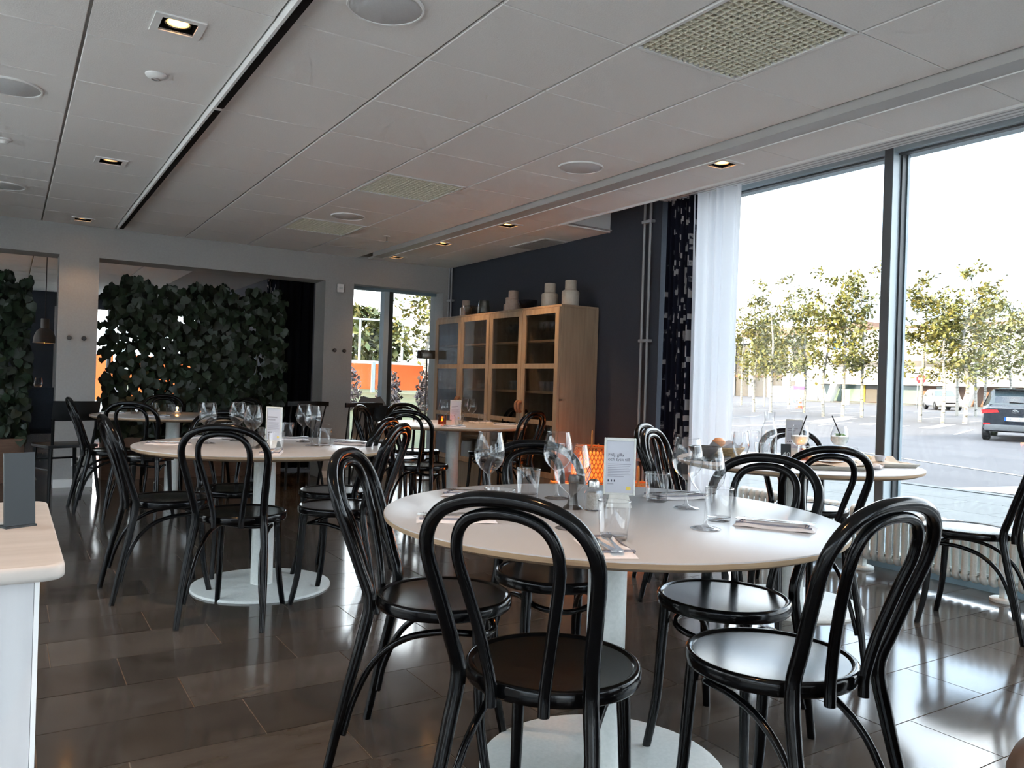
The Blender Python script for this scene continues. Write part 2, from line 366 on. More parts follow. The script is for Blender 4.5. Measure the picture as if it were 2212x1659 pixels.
for r in range(-7, 10):
    y0 = 2.433+.6*r; y1 = min(y0+.6, YF-.002)
    if y1-y0 < .02: continue
    cl = list(cols)
    if y0 > 5.4: cl.append((3.872, 4.418))
    for (a, b) in cl:
        if abs(a-2.0475) < .01 and r in grille_rows: continue
        hole = [q for q in DL if a < q[0] < b and y0 < q[1] < y1]
        if hole:
            cx, cy_ = hole[0][0]-a, hole[0][1]-y0; hh = .068; m_ = MB(); w_, d_ = b-a, y1-y0
            m_.box(.006, w_-.006, .0018, cy_-hh, 0, .02); m_.box(.006, w_-.006, cy_+hh, d_-.0018, 0, .02); m_.box(.006, cx-hh, cy_-hh, cy_+hh, 0, .02); m_.box(cx+hh, w_-.006, cy_-hh, cy_+hh, 0, .02)
            m_.build('ceiling_tile', M['tile'], ceiling, (a, y0, H))
        else: obj('ceiling_tile', ctile(b-a, y1-y0), ceiling, (a, y0, H))
for x in (-.976, -.376, .224, 1.4475, 2.0475, 2.6475, 3.87): MB().box(x-.014, x+.014, YB if x < 3.8 else 5.47, YF, H+.010, H+.022).build('grid_bar', M['ceil'], ceiling)
for r in range(-9, 10): MB().box(XL, XE if r < 5 else XW, 2.433+.6*r-.012, 2.433+.6*r+.012, H+.012, H+.022).build('grid_bar', M['ceil'], ceiling)
mb = MB()
for r in range(-9, 10):
    for i in range(2):
        a = -.976-.6*(i+1); mb.box(a+.006, a+.594, 2.433+.6*r+.002, min(2.433+.6*r+.598, YF), H, H+.02)
    if r < -7:
        for (a, b) in cols: mb.box(a+.006, b-.006, 2.433+.6*r+.002, 2.433+.6*r+.598, H, H+.02)
stuff(mb.build('ceiling_tile', M['tile'], ceiling))
# ceiling tracks (trims)
t1 = struct('trim_1', MB().box(.824, .864, YB, YF-.18, H-.03, H+.02), M['white'])
for (a, b) in ((YB, 4.12), (4.17, 8.16)): MB().box(.836, .866, a, b, H-.034, H-.0295).build('slot', M['dark'], t1)
MB().box(.8655, .870, YB, 8.2, H-.020, H+.01).build('lip', M['rail'], t1)
t2 = struct('trim_2', MB().box(3.252, 3.365, YB, 7.98, H-.042, H+.02), M['rail'])
MB().box(3.365, 3.371, YB, 7.98, H-.048, H+.01).build('lip', M['white'], t2)
# ---- far wall with two openings and a window
mb = MB(); y0, y1 = YF, YF+.33
mb.box(XL2, .375-2.2, y0, y1, 0, 2.6); mb.box(.375, .70, y0, y1, 0, 2.15); mb.box(2.895, 3.222, y0, y1, 0, 2.15); mb.box(4.335, 4.80, y0, y1, 0, 2.6)
mb.box(-1.825, 3.222, y0, y1, 2.15, 2.6); mb.box(3.222, 4.335, y0, y1, 2.145, 2.6); mb.box(3.222, 4.335, y0, y1, -.1, .10)
wf = struct('wall_far', mb, M['wallgrey'])
bb = struct('baseboard_far', MB().box(.374, .701, YF-.012, YF, 0, .075), M['white'])
MB().box(2.894, 3.222, YF-.012, YF, 0, .075).build('board', M['white'], bb)
struct('wall_right', MB().box(XW, 4.95, 4.79, YF+.33, -.1, 2.86), M['wallblue'])
wl2 = struct('wall_left_next_room', MB().box(XL2-.2, XL2, YF+.33, YR2, -.1, .02), M['wallblue']); MB().box(XL2-.2, XL2, YF+.33, YR2, 2.40, 2.86).build('lintel', M['wallblue'], wl2)
w6 = struct('window_added_next_room', MB().box(XL2-.15, XL2-.05, YF+.33, YF+.45, .02, 2.4), M['alu'])  # unseen glazing, added to bring daylight into the next room
for k in range(1, 5): MB().box(XL2-.15, XL2-.05, YF+.33+1.8*k-.04, YF+.33+1.8*k+.04, .02, 2.4).build('mullion', M['alu'], w6)
for k in range(4): MB().box(XL2-.105, XL2-.095, YF+.37+1.8*k, YF+.33+1.8*k+1.76, .02, 2.4).build('pane', M['glass'], w6)
wl = struct('wall_left', MB().box(XL-.2, XL, YB, YF, -.1, .02), M['wallgrey']); MB().box(XL-.2, XL, YB, YF, 2.40, 2.86).build('lintel', M['wallgrey'], wl)
w5 = struct('window_added_left', MB().box(XL-.15, XL-.05, YB, YB+.08, .02, 2.4), M['alu'])  # unseen window wall, added so daylight lifts the ceiling
MB().box(XL-.2, XL, YB+1.92*5, YF, .02, 2.40).build('panel', M['wallgrey'], wl)
for k in range(1, 6): MB().box(XL-.15, XL-.05, YB+1.92*k-.04, YB+1.92*k+.04, .02, 2.4).build('mullion', M['alu'], w5)
for k in range(5): MB().box(XL-.105, XL-.095, YB+1.92*k+.04, YB+1.92*k+1.88, .02, 2.4).build('pane', M['glass'], w5)
mb = MB(); mb.box(XL, -1.9, YB-.2, YB, -.1, 2.86); mb.box(4.2, 4.95, YB-.2, YB, -.1, 2.86); mb.box(-1.9, 4.2, YB-.2, YB, -.1, .02); mb.box(-1.9, 4.2, YB-.2, YB, 2.40, 2.86)
struct('wall_back', mb, M['wallgrey'])
w3 = struct('window_added_back', MB().box(-1.9, -1.82, YB-.15, YB-.05, .02, 2.4), M['alu'])  # added window behind the camera, out of view, for extra daylight
for x in (.10, 2.12, 4.12): MB().box(x, x+.08, YB-.15, YB-.05, .02, 2.4).build('mullion', M['alu'], w3)
for x in (-1.82, .18, 2.20): MB().box(x, x+1.92, YB-.105, YB-.095, .02, 2.4).build('pane', M['glass'], w3)
# ---- big window on the right
w1 = struct('window_1', MB().box(4.70, 4.86, YB, 4.79, -.1, .085), M['alu'])
MB().box(4.66, 4.86, YB, 4.79, 2.618, 2.78).build('head_rail', M['alulit'], w1)
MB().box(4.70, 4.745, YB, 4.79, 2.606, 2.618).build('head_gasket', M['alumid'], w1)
ml = [(2.955, 3.012), (1.10, 1.157), (-.75, -.693), (-2.6, -2.543)]
for (a, b) in ml:
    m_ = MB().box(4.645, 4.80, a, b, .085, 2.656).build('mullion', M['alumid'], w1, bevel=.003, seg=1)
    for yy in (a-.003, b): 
        MB().box(4.649, 4.728, yy, yy+.003, .085, 2.655).build('mullion_lit_face', M['alulit'], m_); MB().box(4.728, 4.80, yy-.012 if yy < a else yy, yy+.003 if yy < a else yy+.015, .085, 2.655).build('gasket', M['aludark'], m_)  # thin plates carry the painted daylit tone of the mullion sides
        MB().box(4.775, 4.80, yy-.020 if yy < a else yy, yy+.003 if yy < a else yy+.023, .085, 2.655).build('glazing_bead', M['alu'], m_)
MB().box(4.70, 4.80, 4.70, 4.79, .085, 2.656).build('jamb', M['alu'], w1)
ys = [4.70]+[q for m in ml for q in (m[1], m[0])]+[YB]
for i in range(0, len(ys), 2): MB().box(4.755, 4.767, ys[i+1], ys[i], .085, 2.656).build('pane', M['glass'], w1)
# ---- small far window
w2 = struct('window_2', MB().box(3.222, 4.335, YF+.18, YF+.25, .10, .15), M['alu'])
MB().box(3.222, 4.335, YF+.18, YF+.25, 2.11, 2.145).build('head_rail', M['alu'], w2)
mm = MB().box(3.655, 3.755, YF+.15, YF+.27, .15, 2.11).build('mullion', M['alulit'], w2)
MB().box(3.715, 3.758, YF+.145, YF+.16, .15, 2.11).build('mullion_groove', M['aludark'], mm)
MB().box(3.756, 3.772, YF+.16, YF+.25, .15, 2.11).build('gasket', M['alu'], mm)
for a, b in ((3.222, 3.655), (3.772, 4.335)): MB().box(a, b, YF+.20, YF+.21, .15, 2.11).build('pane', M['glass'], w2)
# ---- next room behind the far wall
struct('wall_right_next_room', MB().box(XR2, XR2+.15, YF+.33, YR2+.2, -.1, 2.86), M['wallblue'])
mb = MB(); y0, y1 = YR2, YR2+.2
mb.box(XL2, .66, y0, y1, -.1, 2.6); mb.box(.66, XR2, y0, y1, 2.2, 2.6); mb.box(.66, XR2, y0, y1, -.1, .3)
struct('wall_back_next_room', mb, M['wallblue'])
w4 = struct('window_4', MB().box(.66, .74, YR2+.04, YR2+.12, .3, 2.2), M['white'])
for x in (1.5, 2.3): MB().box(x, x+.07, YR2+.04, YR2+.12, .3, 2.2).build('mullion', M['white'], w4)
for a, b in ((.74, 1.5), (1.57, 2.3), (2.37, XR2)): MB().box(a, b, YR2+.07, YR2+.08, .3, 2.2).build('pane', M['glass'], w4)
c2 = struct('ceiling_next_room', MB().box(XL2, XR2, YF+.33, YR2, H+.02, 2.86), M['ceil'])
k = 0
for i in range(-3, 5):
    for j in range(0, 13):
        x = .224+.6*i-1.2; y = YF+.33+.6*j
        if x+.6 < XR2 and y+.6 < YR2: obj('ceiling_tile', ctile(.6, .6), c2, (x, y, H))
# ---- unseen mass overhead, added to shade the car park and close the roof
mb = MB().box(XL-.2, 4.95, YB-.2, YF+.33, 2.86, 12); mb.box(XL2-.2, XR2+.15, YF+.33, YR2+.2, 2.86, 12); mb.box(XL-.2, 4.95, -60, YB-12, -.1, 12)
struct('wall_upper_sun_block', mb, M['wallgrey'])
# ================================================================== ceiling fittings
def downlight():
    t = thing('downlight', '', 'downlight', group='recessed square downlights')
    m = MB(); o, i = .092, .064
    for (a, b, c, d) in ((-o, o, -o, -i), (-o, o, i, o), (-o, -i, -i, i), (i, o, -i, i)): m.box(a, b, c, d, -.006, .004)
    m.build('frame', M['white'], t)
    m = MB()
    for (a, b, c, d) in ((-i, i, -i-.004, -i), (-i, i, i, i+.004), (-i-.004, -i, -i, i), (i, i+.004, -i, i)): m.box(a, b, c, d, -.002, .085)
    m.box(-i, i, -i, i, .083, .087); m.build('housing', M['dark'], t)
    q = MB().lathe([(.042, .010), (.048, .007), (.051, .012), (.046, .07), (.0, .075)], 28).build('lamp_ring', M['chrome'], t, smooth=True)
    MB().lathe([(0, .010), (.022, .009), (.036, .013), (.041, .03), (0, .034)], 24).build('bulb', M['lamp'], t, smooth=True)
    return t
dl = Kind(downlight())
dls = [(.523, 3.333, 'square recessed downlight nearest the black ceiling slot, largest in view', 1), (.523, 5.733, 'square recessed downlight with its bulb turned out of view, middle of the left row', 0), (.53, 8.08, 'square recessed downlight glowing close to the light grey far wall, left row', 1),
       (3.565, 3.36, 'square recessed downlight in the ceiling strip beside the large window', 1), (3.565, 5.76, 'square recessed downlight in the ceiling near the blue wall, third from the far corner', 1), (3.56, 6.94, 'square recessed downlight in the ceiling near the blue wall, second from the far corner', 1), (3.55, 8.05, 'square recessed downlight nearest the far corner above the oak cabinet', 1)]
def spot(parent, z, e, size=1.9, col=(1, .62, .32)):
    l = bpy.data.lights.new('lamp_light', 'SPOT'); l.energy = e; l.spot_size = size; l.spot_blend = .7; l.color = col; l.shadow_soft_size = .03
    o = bpy.data.objects.new('lamp_light', l); C.objects.link(o); o.parent = parent; o.location = (0, 0, z); return o
roots = []
for (x, y, lab, on) in dls: roots.append((dl.place((x, y, H), 0, lab), on))
for y, nr in ((.933, 'first'), (-1.467, 'second')):
    roots.append((dl.place((.523, y, H), 0, 'square recessed downlight of the left row, %s behind the photo frame' % nr), 1)); roots.append((dl.place((3.565, y, H), 0, 'square recessed downlight of the window row, %s behind the photo frame' % nr), 1))
for r, on in roots:
    spot(r, -.012, (5 if r.location.y > 7.9 else 26) if on else 4, 1.6, (1, .55, .25))
for ch in roots[1][0].children:
    if ch.name.startswith('bulb'): ch.data = ch.data.copy(); ch.data.materials[0] = M['lampdim']
# speakers
def speaker():
    t = thing('ceiling_speaker', '', 'speaker', group='round ceiling speakers')
    MB().lathe([(.0, -.006), (.128, -.006), (.131, -.004), (.131, .004), (0, .004)], 48).build('grille', M['speaker'], t, smooth=True)
    MB().lathe([(.131, .003), (.131, -.008), (.137, -.009), (.140, -.005), (.140, .003)], 48).build('rim', M['white'], t, smooth=True); return t
sp = Kind(speaker())
for (x, y, l) in [(1.12, 2.70, 'large round grey ceiling speaker at the top edge of the photo'), (2.95, 3.94, 'round grey ceiling speaker near the window-side ceiling rail'), (2.35, 6.33, 'round grey ceiling speaker between the two far ceiling grilles'), (-.03, 4.53, 'round grey ceiling speaker cut by the left photo edge, upper one'), (-.06, 7.0, 'round grey ceiling speaker cut by the left photo edge, lower one')]:
    sp.place((x, y, H), 0, l)
# egg-crate grilles
blade = None
def grille(x, y, lab):
    global blade
    t = thing('ceiling_grille', lab, 'grille', (x, y, H), 0, 'square ceiling grilles')
    m = MB()
    for (a, b, c, d) in ((.006, .594, .004, .02), (.006, .594, .58, .596), (.006, .022, .02, .58), (.578, .594, .02, .58)): m.box(a, b, c, d, -.004, .02)
    m.build('frame', M['white'], t)
    MB().box(.01, .59, .01, .59, .075, .08).build('back_plate', M['oakdark'], t)
    n = 18; p = .556/n
    if blade is None:
        bx, by = MB(), MB()
        for k in range(n):   # parabolic blades: widened top between crossings
            c = (k+.5)*p
            for (m2, sw) in ((bx, 0), (by, 1)):
                pts = [(-.0105, 0), (-.0035, .012), (-.0012, .034), (.0012, .034), (.0035, .012), (.0105, 0)]
                a, b = c-p/2, c+p/2
                for q in range(3):
                    z0, z1 = pts[q], pts[q+1]
                prof = [(.0010, 0), (.0028, .014), (.0062, .034)]
                vs = []
                for (hw, z) in prof:
                    for (s_, e_) in ((a, hw+.002), (c, hw*.55), (b, hw+.002)):
                        vs += [(s_, -e_, z), (s_, e_, z)]
                if sw: vs = [(v[1], v[0], v[2]) for v in vs]
                fs = []
                for r_ in range(2):
                    for c_ in range(2):
                        for side in (0, 1):
                            i0 = r_*6+c_*2+side; fs.append((i0, i0+2, i0+8, i0+6))
                for c_ in range(2): i0 = c_*2; fs.append((i0, i0+2, i0+3, i0+1))
                m2.add(vs, fs)
        blade = (bx.mesh('blade', M['louver'], smooth=True), by.mesh('blade', M['louver'], smooth=True))
    for k in range(1, n):
        obj('blade', blade[0], t, (.022, .022+k*p, -.002)); obj('blade', blade[1], t, (.022+k*p, .022, -.002))
grille(2.0475, 1.833, 'cream egg-crate ceiling grille cut by the top edge of the photo')
grille(2.0475, 4.833, 'cream egg-crate ceiling grille in mid ceiling with a warm lamp reflection')
grille(2.0475, 6.633, 'cream egg-crate ceiling grille nearest the far wall')
# smoke detectors, sprinkler, air vent
sd = thing('smoke_detector', 'small round white smoke detector in the left ceiling strip', 'smoke detector', (.53, 3.93, H))
MB().lathe([(.0, -.022), (.03, -.020), (.038, -.014), (.045, -.006), (.045, .003), (0, .003)], 32).build('body', M['white'], sd, smooth=True)
MB().lathe([(.012, -.024), (.016, -.026), (.02, -.024), (.016, -.021)], 20, closed=True).build('ring', M['rail'], sd, smooth=True)
sd = thing('smoke_detector', 'small round detector at the left photo edge of the ceiling', 'smoke detector', (-.06, 5.6, H))
MB().lathe([(.0, -.03), (.02, -.028), (.03, -.012), (.045, -.006), (.045, .003), (0, .003)], 32).build('body', M['white'], sd, smooth=True)
sk = thing('sprinkler', 'small pendent sprinkler head hanging from the far ceiling', 'sprinkler', (2.97, 6.96, H))
MB().lathe([(0, -.008), (.03, -.006), (.03, .003), (0, .003)], 20).build('escutcheon', M['white'], sk, smooth=True)
MB().tube([(0, 0, -.006), (0, 0, -.05)], .006, 8).build('stem', M['chrome'], sk)
MB().lathe([(0, -.052), (.016, -.054), (.016, -.050), (0, -.048)], 12).build('deflector', M['chrome'], sk)
av = thing('air_vent', 'flat grey rectangular air vent in the ceiling corner by the blue wall', 'air vent', (4.13, 6.03, H))
MB().box(0, .27, 0, .60, -.006, .003).build('frame', M['white'], av)
for k in range(14): MB().box(.02, .25, .025+k*.04, .052+k*.04, -.010, -.0055).build('slat', M['rail'], av)
# ================================================================== walls: knobs, switch, outlet, pipes
def knob(x, z, lab):
    t = thing('coat_peg', lab, 'coat peg', (x, YF, z), 0, 'dark coat pegs')
    o = MB().lathe([(0, 0), (.008, 0), (.008, .02), (.02, .026), (.021, .034), (.016, .042), (0, .044)], 20).build('knob', M['cola'], t, smooth=True); o.rotation_euler = (pi/2, 0, 0)
    o = MB().lathe([(0, 0), (.012, 0), (.012, .004), (0, .004)], 16).build('rosette', M['chrome'], t); o.rotation_euler = (pi/2, 0, 0)
knob(.47, 1.385, 'left dark coat peg on the grey pier between the two openings'); knob(.59, 1.385, 'right dark coat peg on the grey pier between the two openings')
knob(3.01, 1.395, 'left dark coat peg on the grey wall beside the far window'); knob(3.12, 1.395, 'right dark coat peg on the grey wall beside the far window')
sw = thing('wall_box', 'square white control box on the grey wall left of the far window', 'control box', (3.06, YF, 2.08))
MB().box(-.035, .035, -.03, 0, -.045, .045).build('cover', M['white'], sw, bevel=.004); MB().box(-.02, .02, -.033, -.03, -.012, .012).build('button', M['whitepaint'], sw)
ou = thing('wall_outlet', 'white double wall outlet low on the grey pier', 'outlet', (.56, YF, .24))
MB().box(-.04, .04, -.012, 0, -.045, .045).build('plate', M['white'], ou, bevel=.003)
for s in (-1, 1):
    o = MB().lathe([(0, 0), (.016, 0), (.018, .003), (.02, .0)], 20).build('socket', M['rail'], ou, loc=(0, -.012, s*.021)); o.rotation_euler = (pi/2, 0, 0)
def pipes(ya, yb, zc, lab):
    t = thing('wall_pipes', lab, 'pipes', (XW, (ya+yb)/2, 0))
    for y in (ya, yb): MB().tube([(-.03, y-(ya+yb)/2, 0), (-.03, y-(ya+yb)/2, 2.6 if ya < 5.4 else H)], .011, 12).build('pipe', M['pipe'], t, smooth=True)
    for z in zc: MB().box(-.045, 0, -.06, .06, z-.012, z+.012).build('clamp', M['pipe'], t, bevel=.003)
pipes(4.89, 4.962, (1.475, 2.45, .5), 'pair of thin vertical heating pipes on the blue wall beside the curtains')
pipes(8.325, 8.385, (2.05, 1.2), 'pair of thin vertical pipes in the far corner of the blue wall')
# ================================================================== curtains
def drape(name, mat_, lab, cat, x, ya, yb, z0, z1, folds, amp, thick=.0, flare=0):
    rg = random.Random(int(x*100+folds)); ph = [rg.uniform(0, 6.28) for _ in range(4)]
    def fn(u, v):
        w = u+.018*sin(u*23+ph[2]); s = w*folds*2*pi
        return (x+amp*sin(s)*(.7+.3*sin(u*9+ph[3]))+amp*.4*sin(s*.37+ph[1]), ya+(yb-ya)*u+flare*(1-v)*(u-.5), z0+(z1-z0)*v)
    m = MB().grid(fn, int(folds*10), 24); t = thing(name, lab, cat, (0, 0, 0))
    o = m.build('cloth', mat_, t, smooth=True, angle=80); return t
cu = drape('patterned_curtain', M['curtain_pat'], 'dark navy curtain with a blocky white and grey pattern beside the white curtain', 'curtain', 4.44, 4.72, 4.40, .03, 2.585, 6, .038, flare=-.03)
cu = drape('white_curtain', M['sheer'], 'long sheer white curtain at the left edge of the large window', 'curtain', 4.42, 4.43, 3.985, .03, 2.58, 5, .034, flare=.06)
cr = thing('curtain_rail', 'white multi-groove curtain rail along the top of the large window', 'curtain rail', (4.40, 0, 2.592))
MB().box(-.10, .10, YB, 4.77, 0, .03).build('rail', M['white'], cr)
for x in (-.065, -.02, .025, .07): MB().box(x-.006, x+.006, YB, 4.77, -.0015, .001).build('groove', M['rail'], cr)
# ================================================================== radiators
def radiator(y0, y1, feet, lab):
    t = thing('radiator', lab, 'radiator', (4.56, y0, 0), 0, 'low white column radiators along the window')
    n = int((y1-y0)/.05)
    m = MB()
    for x in (-.035, .035): m.tube([(x, .025, .105), (x, .025, .355)], .0165, 10)
    m.tube(catmull([(-.035, .025, .345), (-.03, .025, .372), (0, .025, .378), (.03, .025, .372), (.035, .025, .345)], 3), .019, 10)
    m.tube(catmull([(-.035, .025, .115), (-.03, .025, .09), (0, .025, .084), (.03, .025, .09), (.035, .025, .115)], 3), .019, 10)
    me = m.mesh('radiator_section', M['whitepaint'], smooth=True, angle=60)
    for k in range(n): obj('radiator_section', me, t, (0, k*.05, 0))
    MB().tube([(0, .01, .345), (0, n*.05, .345)], .013, 8).build('header', M['whitepaint'], t, smooth=True)
    MB().tube([(0, .01, .115), (0, n*.05, .115)], .013, 8).build('header', M['whitepaint'], t, smooth=True)
    for f in feet:
        fo = MB().lathe([(0, 0), (.068, 0), (.070, .006), (.068, .016), (.060, .02), (0, .02)], 32).build('foot', M['whitepaint'], t, loc=(0, f-y0, 0), smooth=True)
        MB().box(-.022, .022, -.014, .014, .018, .11).build('post', M['whitepaint'], fo)
radiator(3.16, 4.06, (3.95,), 'short white column radiator beside the white curtain foot')
radiator(1.35, 3.10, (3.02, 2.18, 1.45), 'long low white column radiator under the large window, on round feet')
# ================================================================== bentwood chairs
def chair_proto():
    t = thing('bentwood_chair', '', 'chair', group='black bentwood cafe chairs')
    hs, ht, w0, wm, yj, yt = .469, .866, .147, .182, -.181, -.315
    prof = [(w0, 0), (w0+.25*(wm-w0), .22), (w0+.65*(wm-w0), .45), (wm, .68), (wm*.93, .82), (wm*.72, .925), (wm*.38, .985), (0, 1)]
    half = [(.180, -.278, .0), (.172, -.238, .19), (.158, -.198, .36)]+[(x, yj+(yt-yj)*s**1.1, hs+(ht-hs)*s) for x, s in prof]
    P = catmull(half+[(-x, y, z) for x, y, z in half[-2::-1]], 5)
    R = [.0125+.0045*min(1, p.z/.45) if p.z < .45 else .017-.0015*min(1, (p.z-.45)/.3) for p in P]
    MB().tube(P, R, 14).build('back_frame', M['black'], t, smooth=True, angle=60)
    h2 = [(.058, -.207, .425), (.060, -.208, .475), (.074, -.224, .56), (.094, -.252, .66), (.108, -.277, .735), (.103, -.292, .785), (.080, -.302, .818), (.042, -.307, .834), (0, -.309, .838)]
    P = catmull(h2+[(-x, y, z) for x, y, z in h2[-2::-1]], 4)
    MB().tube(P, .0125, 12).build('back_loop', M['black'], t, smooth=True, angle=60)
    MB().lathe([(.178, .463), (.186, .4685), (.192, .469), (.197, .465), (.1985, .455), (.1985, .440), (.195, .434), (.17, .434), (.17, .455)], 40, closed=True).build('seat_rim', M['black'], t, smooth=True, angle=60)
    MB().lathe([(0, .4545), (.06, .4555), (.12, .4585), (.16, .4615), (.1795, .4635), (.1795, .450), (0, .445)], 40).build('seat', M['seat'], t, smooth=True)
    for s in (-1, 1):
        P = catmull([(s*.128, .122, .44), (s*.134, .130, .30), (s*.140, .140, .15), (s*.155, .168, 0)], 4)
        MB().tube(P, [.0175-.005*(1-p.z/.44) for p in P], 10).build('leg', M['black'], t, smooth=True, angle=60)
    h3 = [(.166, -.240, .10), (.150, -.215, .20), (.138, -.165, .30), (.130, -.09, .362), (.122, .0, .387), (.112, .085, .388), (.078, .128, .376), (0, .146, .366)]
    P = catmull(h3+[(-x, y, z) for x, y, z in h3[-2::-1]], 4)
    MB().tube(P, .0095, 8).build('brace', M['black'], t, smooth=True, angle=60)
    return t
ch = Kind(chair_proto())
chairs = [
 (1.056, 1.456, 5.311, 'black bentwood chair in the foreground centre, its back towards the viewer'),
 (1.546, 1.256, 5.977+.30, 'black bentwood chair in the right foreground with a shiny seat'),
 (1.100, 2.069, -2.264, 'black bentwood chair at the left side of the nearest table'),
 (1.566, 2.168, 2.83, 'black bentwood chair behind the nearest table, beside the salt jar'),
 (1.852, 1.685, 1.869, 'black bentwood chair at the window side of the nearest table'),
 (.924, 3.732, 5.753, 'black bentwood chair in front of the second table, back turned to the viewer'),
 (.703, 4.29, -1.52, 'black bentwood chair at the left end of the second table, seen from the side'),
 (1.394, 3.755, 7.112-2*pi, 'black bentwood chair at the right front of the second table'),
 (1.563, 4.28, .794, 'black bentwood chair at the right rear of the second table'),
 (1.079, 4.52, 3.172, 'black bentwood chair tucked in on the far side of the second table'),
 (.715, 7.03, -1.52, 'black bentwood chair seen from the side, left of the farthest left table'),
 (.887, 6.485, 5.788, 'black bentwood chair in front of the farthest left table'),
 (1.25, 8.06, 3.012, 'black bentwood chair between the farthest left table and the plant wall'),
 (1.70, 7.62, 2.15, 'black bentwood chair at the right rear of the farthest left table'),
 (2.637, 5.384, 5.437, 'black bentwood chair in front of the table with the amber candle'),
 (2.665, 5.934, 3.988, 'black bentwood chair at the left of the table with the amber candle'),
 (3.489, 5.608, 6.686-2*pi, 'black bentwood chair at the right front of the amber candle table'),
 (3.74, 6.24, 1.63, 'black bentwood chair between the amber candle table and the oak cabinet'),
 (3.14, 6.50, 3.2, 'black bentwood chair on the far side of the amber candle table'),
 (2.93, 2.27, -.475, 'black bentwood chair in front of the window table with the used trays'),
 (3.741, 2.802, 2.642, 'black bentwood chair on the window side of the table with the used trays'),
 (3.921, 2.05, .249, 'black bentwood chair cut by the right photo edge, beside the radiator'),
 (3.352, 3.30, -2.664, 'black bentwood chair nearest the patterned curtain'),
 (3.032, 2.887, -2.66, 'black bentwood chair left of the window table, next to the curtain chair'),
]
for (x, y, r, l) in chairs: ch.place((x, y, 0), r, l)
# ================================================================== round tables
def table_proto(R):
    t = thing('round_table', '', 'table', group='round white pedestal tables')
    MB().lathe([(0, .73), (R-.004, .73), (R-.001, .7285), (R-.001, .7255), (0, .7255)], 96).build('tabletop', M['laminate'], t, smooth=True)
    MB().lathe([(0, .7255), (R, .7255), (R-.002, .714), (R-.028, .703), (0, .703)], 96).build('edge_band', M['ply'], t, smooth=True)
    MB().lathe([(0, .703), (.055, .703), (.055, .012), (0, .012)], 40).build('column', M['whitepaint'], t, smooth=True)
    MB().lathe([(0, .016), (.335, .014), (.346, .011), (.348, .006), (.348, 0), (0, 0)], 72).build('base', M['whitepaint'], t, smooth=True)
    return t
tb = Kind(table_proto(.635))
TZ = .73
T1, T2, T3, T4, T5 = (1.455, 1.755), (1.14, 4.165), (1.201, 7.279), (3.225, 6.007), (3.45, 2.68)
tb.place((*T1, 0), 0, 'round white pedestal table nearest the viewer'); tb.place((*T2, 0), 0, 'round white pedestal table, second from the viewer on the left')
tb.place((*T3, 0), 0, 'round white pedestal table farthest left in front of the plant wall'); tb.place((*T4, 0), 0, 'round white pedestal table with the amber candle near the oak cabinet')
t5 = table_proto(.60); t5.location = (*T5, 0); t5['label'] = 'round white pedestal table by the window with used trays'
# ================================================================== tableware
def wine_proto(name='wine_glass'):
    pr = [(.0, .0035), (.030, .0025), (.0385, .001), (.039, .002), (.030, .005), (.012, .008), (.0055, .014), (.0038, .03), (.0036, .07), (.005, .083), (.012, .090), (.028, .103), (.041, .121), (.0462, .141), (.0455, .160), (.040, .186), (.0350, .2085), (.0345, .2098), (.0340, .2085)]
    m = MB().lathe(pr, 28); m.tube([(.0347*cos(a*pi/14), .0347*sin(a*pi/14), .2095) for a in range(28)], .0009, 6, closed=True)
    return m.mesh(name, M['crystal'], smooth=True, angle=80)
def tumbler_proto(h=.090, rt=.039, rb=.032, name='tumbler'):
    pr = [(0, 0), (rb-.003, 0), (rb, .003), (rt, h), (rt-.0015, h+.0005), (rt-.0022, h-.001)]
    return MB().lathe(pr, 28).lathe([(rb+.0002, .012), (rb-.006, .0095), (0, .009)], 28).tube([((rt-.001)*cos(a*pi/14), (rt-.001)*sin(a*pi/14), h) for a in range(28)], .0012, 6, closed=True).mesh(name, M['crystal'], smooth=True, angle=50)
wine, tumb, lowt = wine_proto(), tumbler_proto(), tumbler_proto(.074, .042, .034, 'tumbler')
def put(name, me, x, y, z, rz, lab, cat, group=None): return tag(obj(name, me, None, (x, y, z), rz), lab, cat, group)
g = 'empty wine glasses on the tables'
for (x, y, l) in [(1.222, 2.04, 'empty wine glass at the left rear of the nearest table'), (1.467, 2.031, 'empty wine glass at the rear centre of the nearest table, left of the salt jar'), (1.193, 1.589, 'empty wine glass at the front centre of the nearest table'), (1.726, 1.727, 'empty wine glass at the right rear of the nearest table'), (1.518, 1.448, 'empty wine glass at the right of the nearest table, nearest the window'),
    (.878, 4.296, 'empty wine glass leftmost on the second table'), (1.064, 4.455, 'empty wine glass second from left on the second table'), (1.026, 3.987, 'empty wine glass beside the menu stand on the second table'), (1.384, 4.309, 'empty wine glass on the right rear of the second table'), (1.355, 4.066, 'empty wine glass on the right front of the second table'),
    (2.95, 6.02, 'empty wine glass leftmost on the amber candle table'), (3.03, 5.80, 'empty wine glass in front of the amber candle'), (3.47, 6.12, 'empty wine glass right of the menu stand on the amber candle table'), (3.52, 6.32, 'empty wine glass farthest right on the amber candle table')]:
    put('wine_glass', wine, x, y, TZ, 0, l, 'wine glass', g)
g = 'clear water tumblers on the tables'
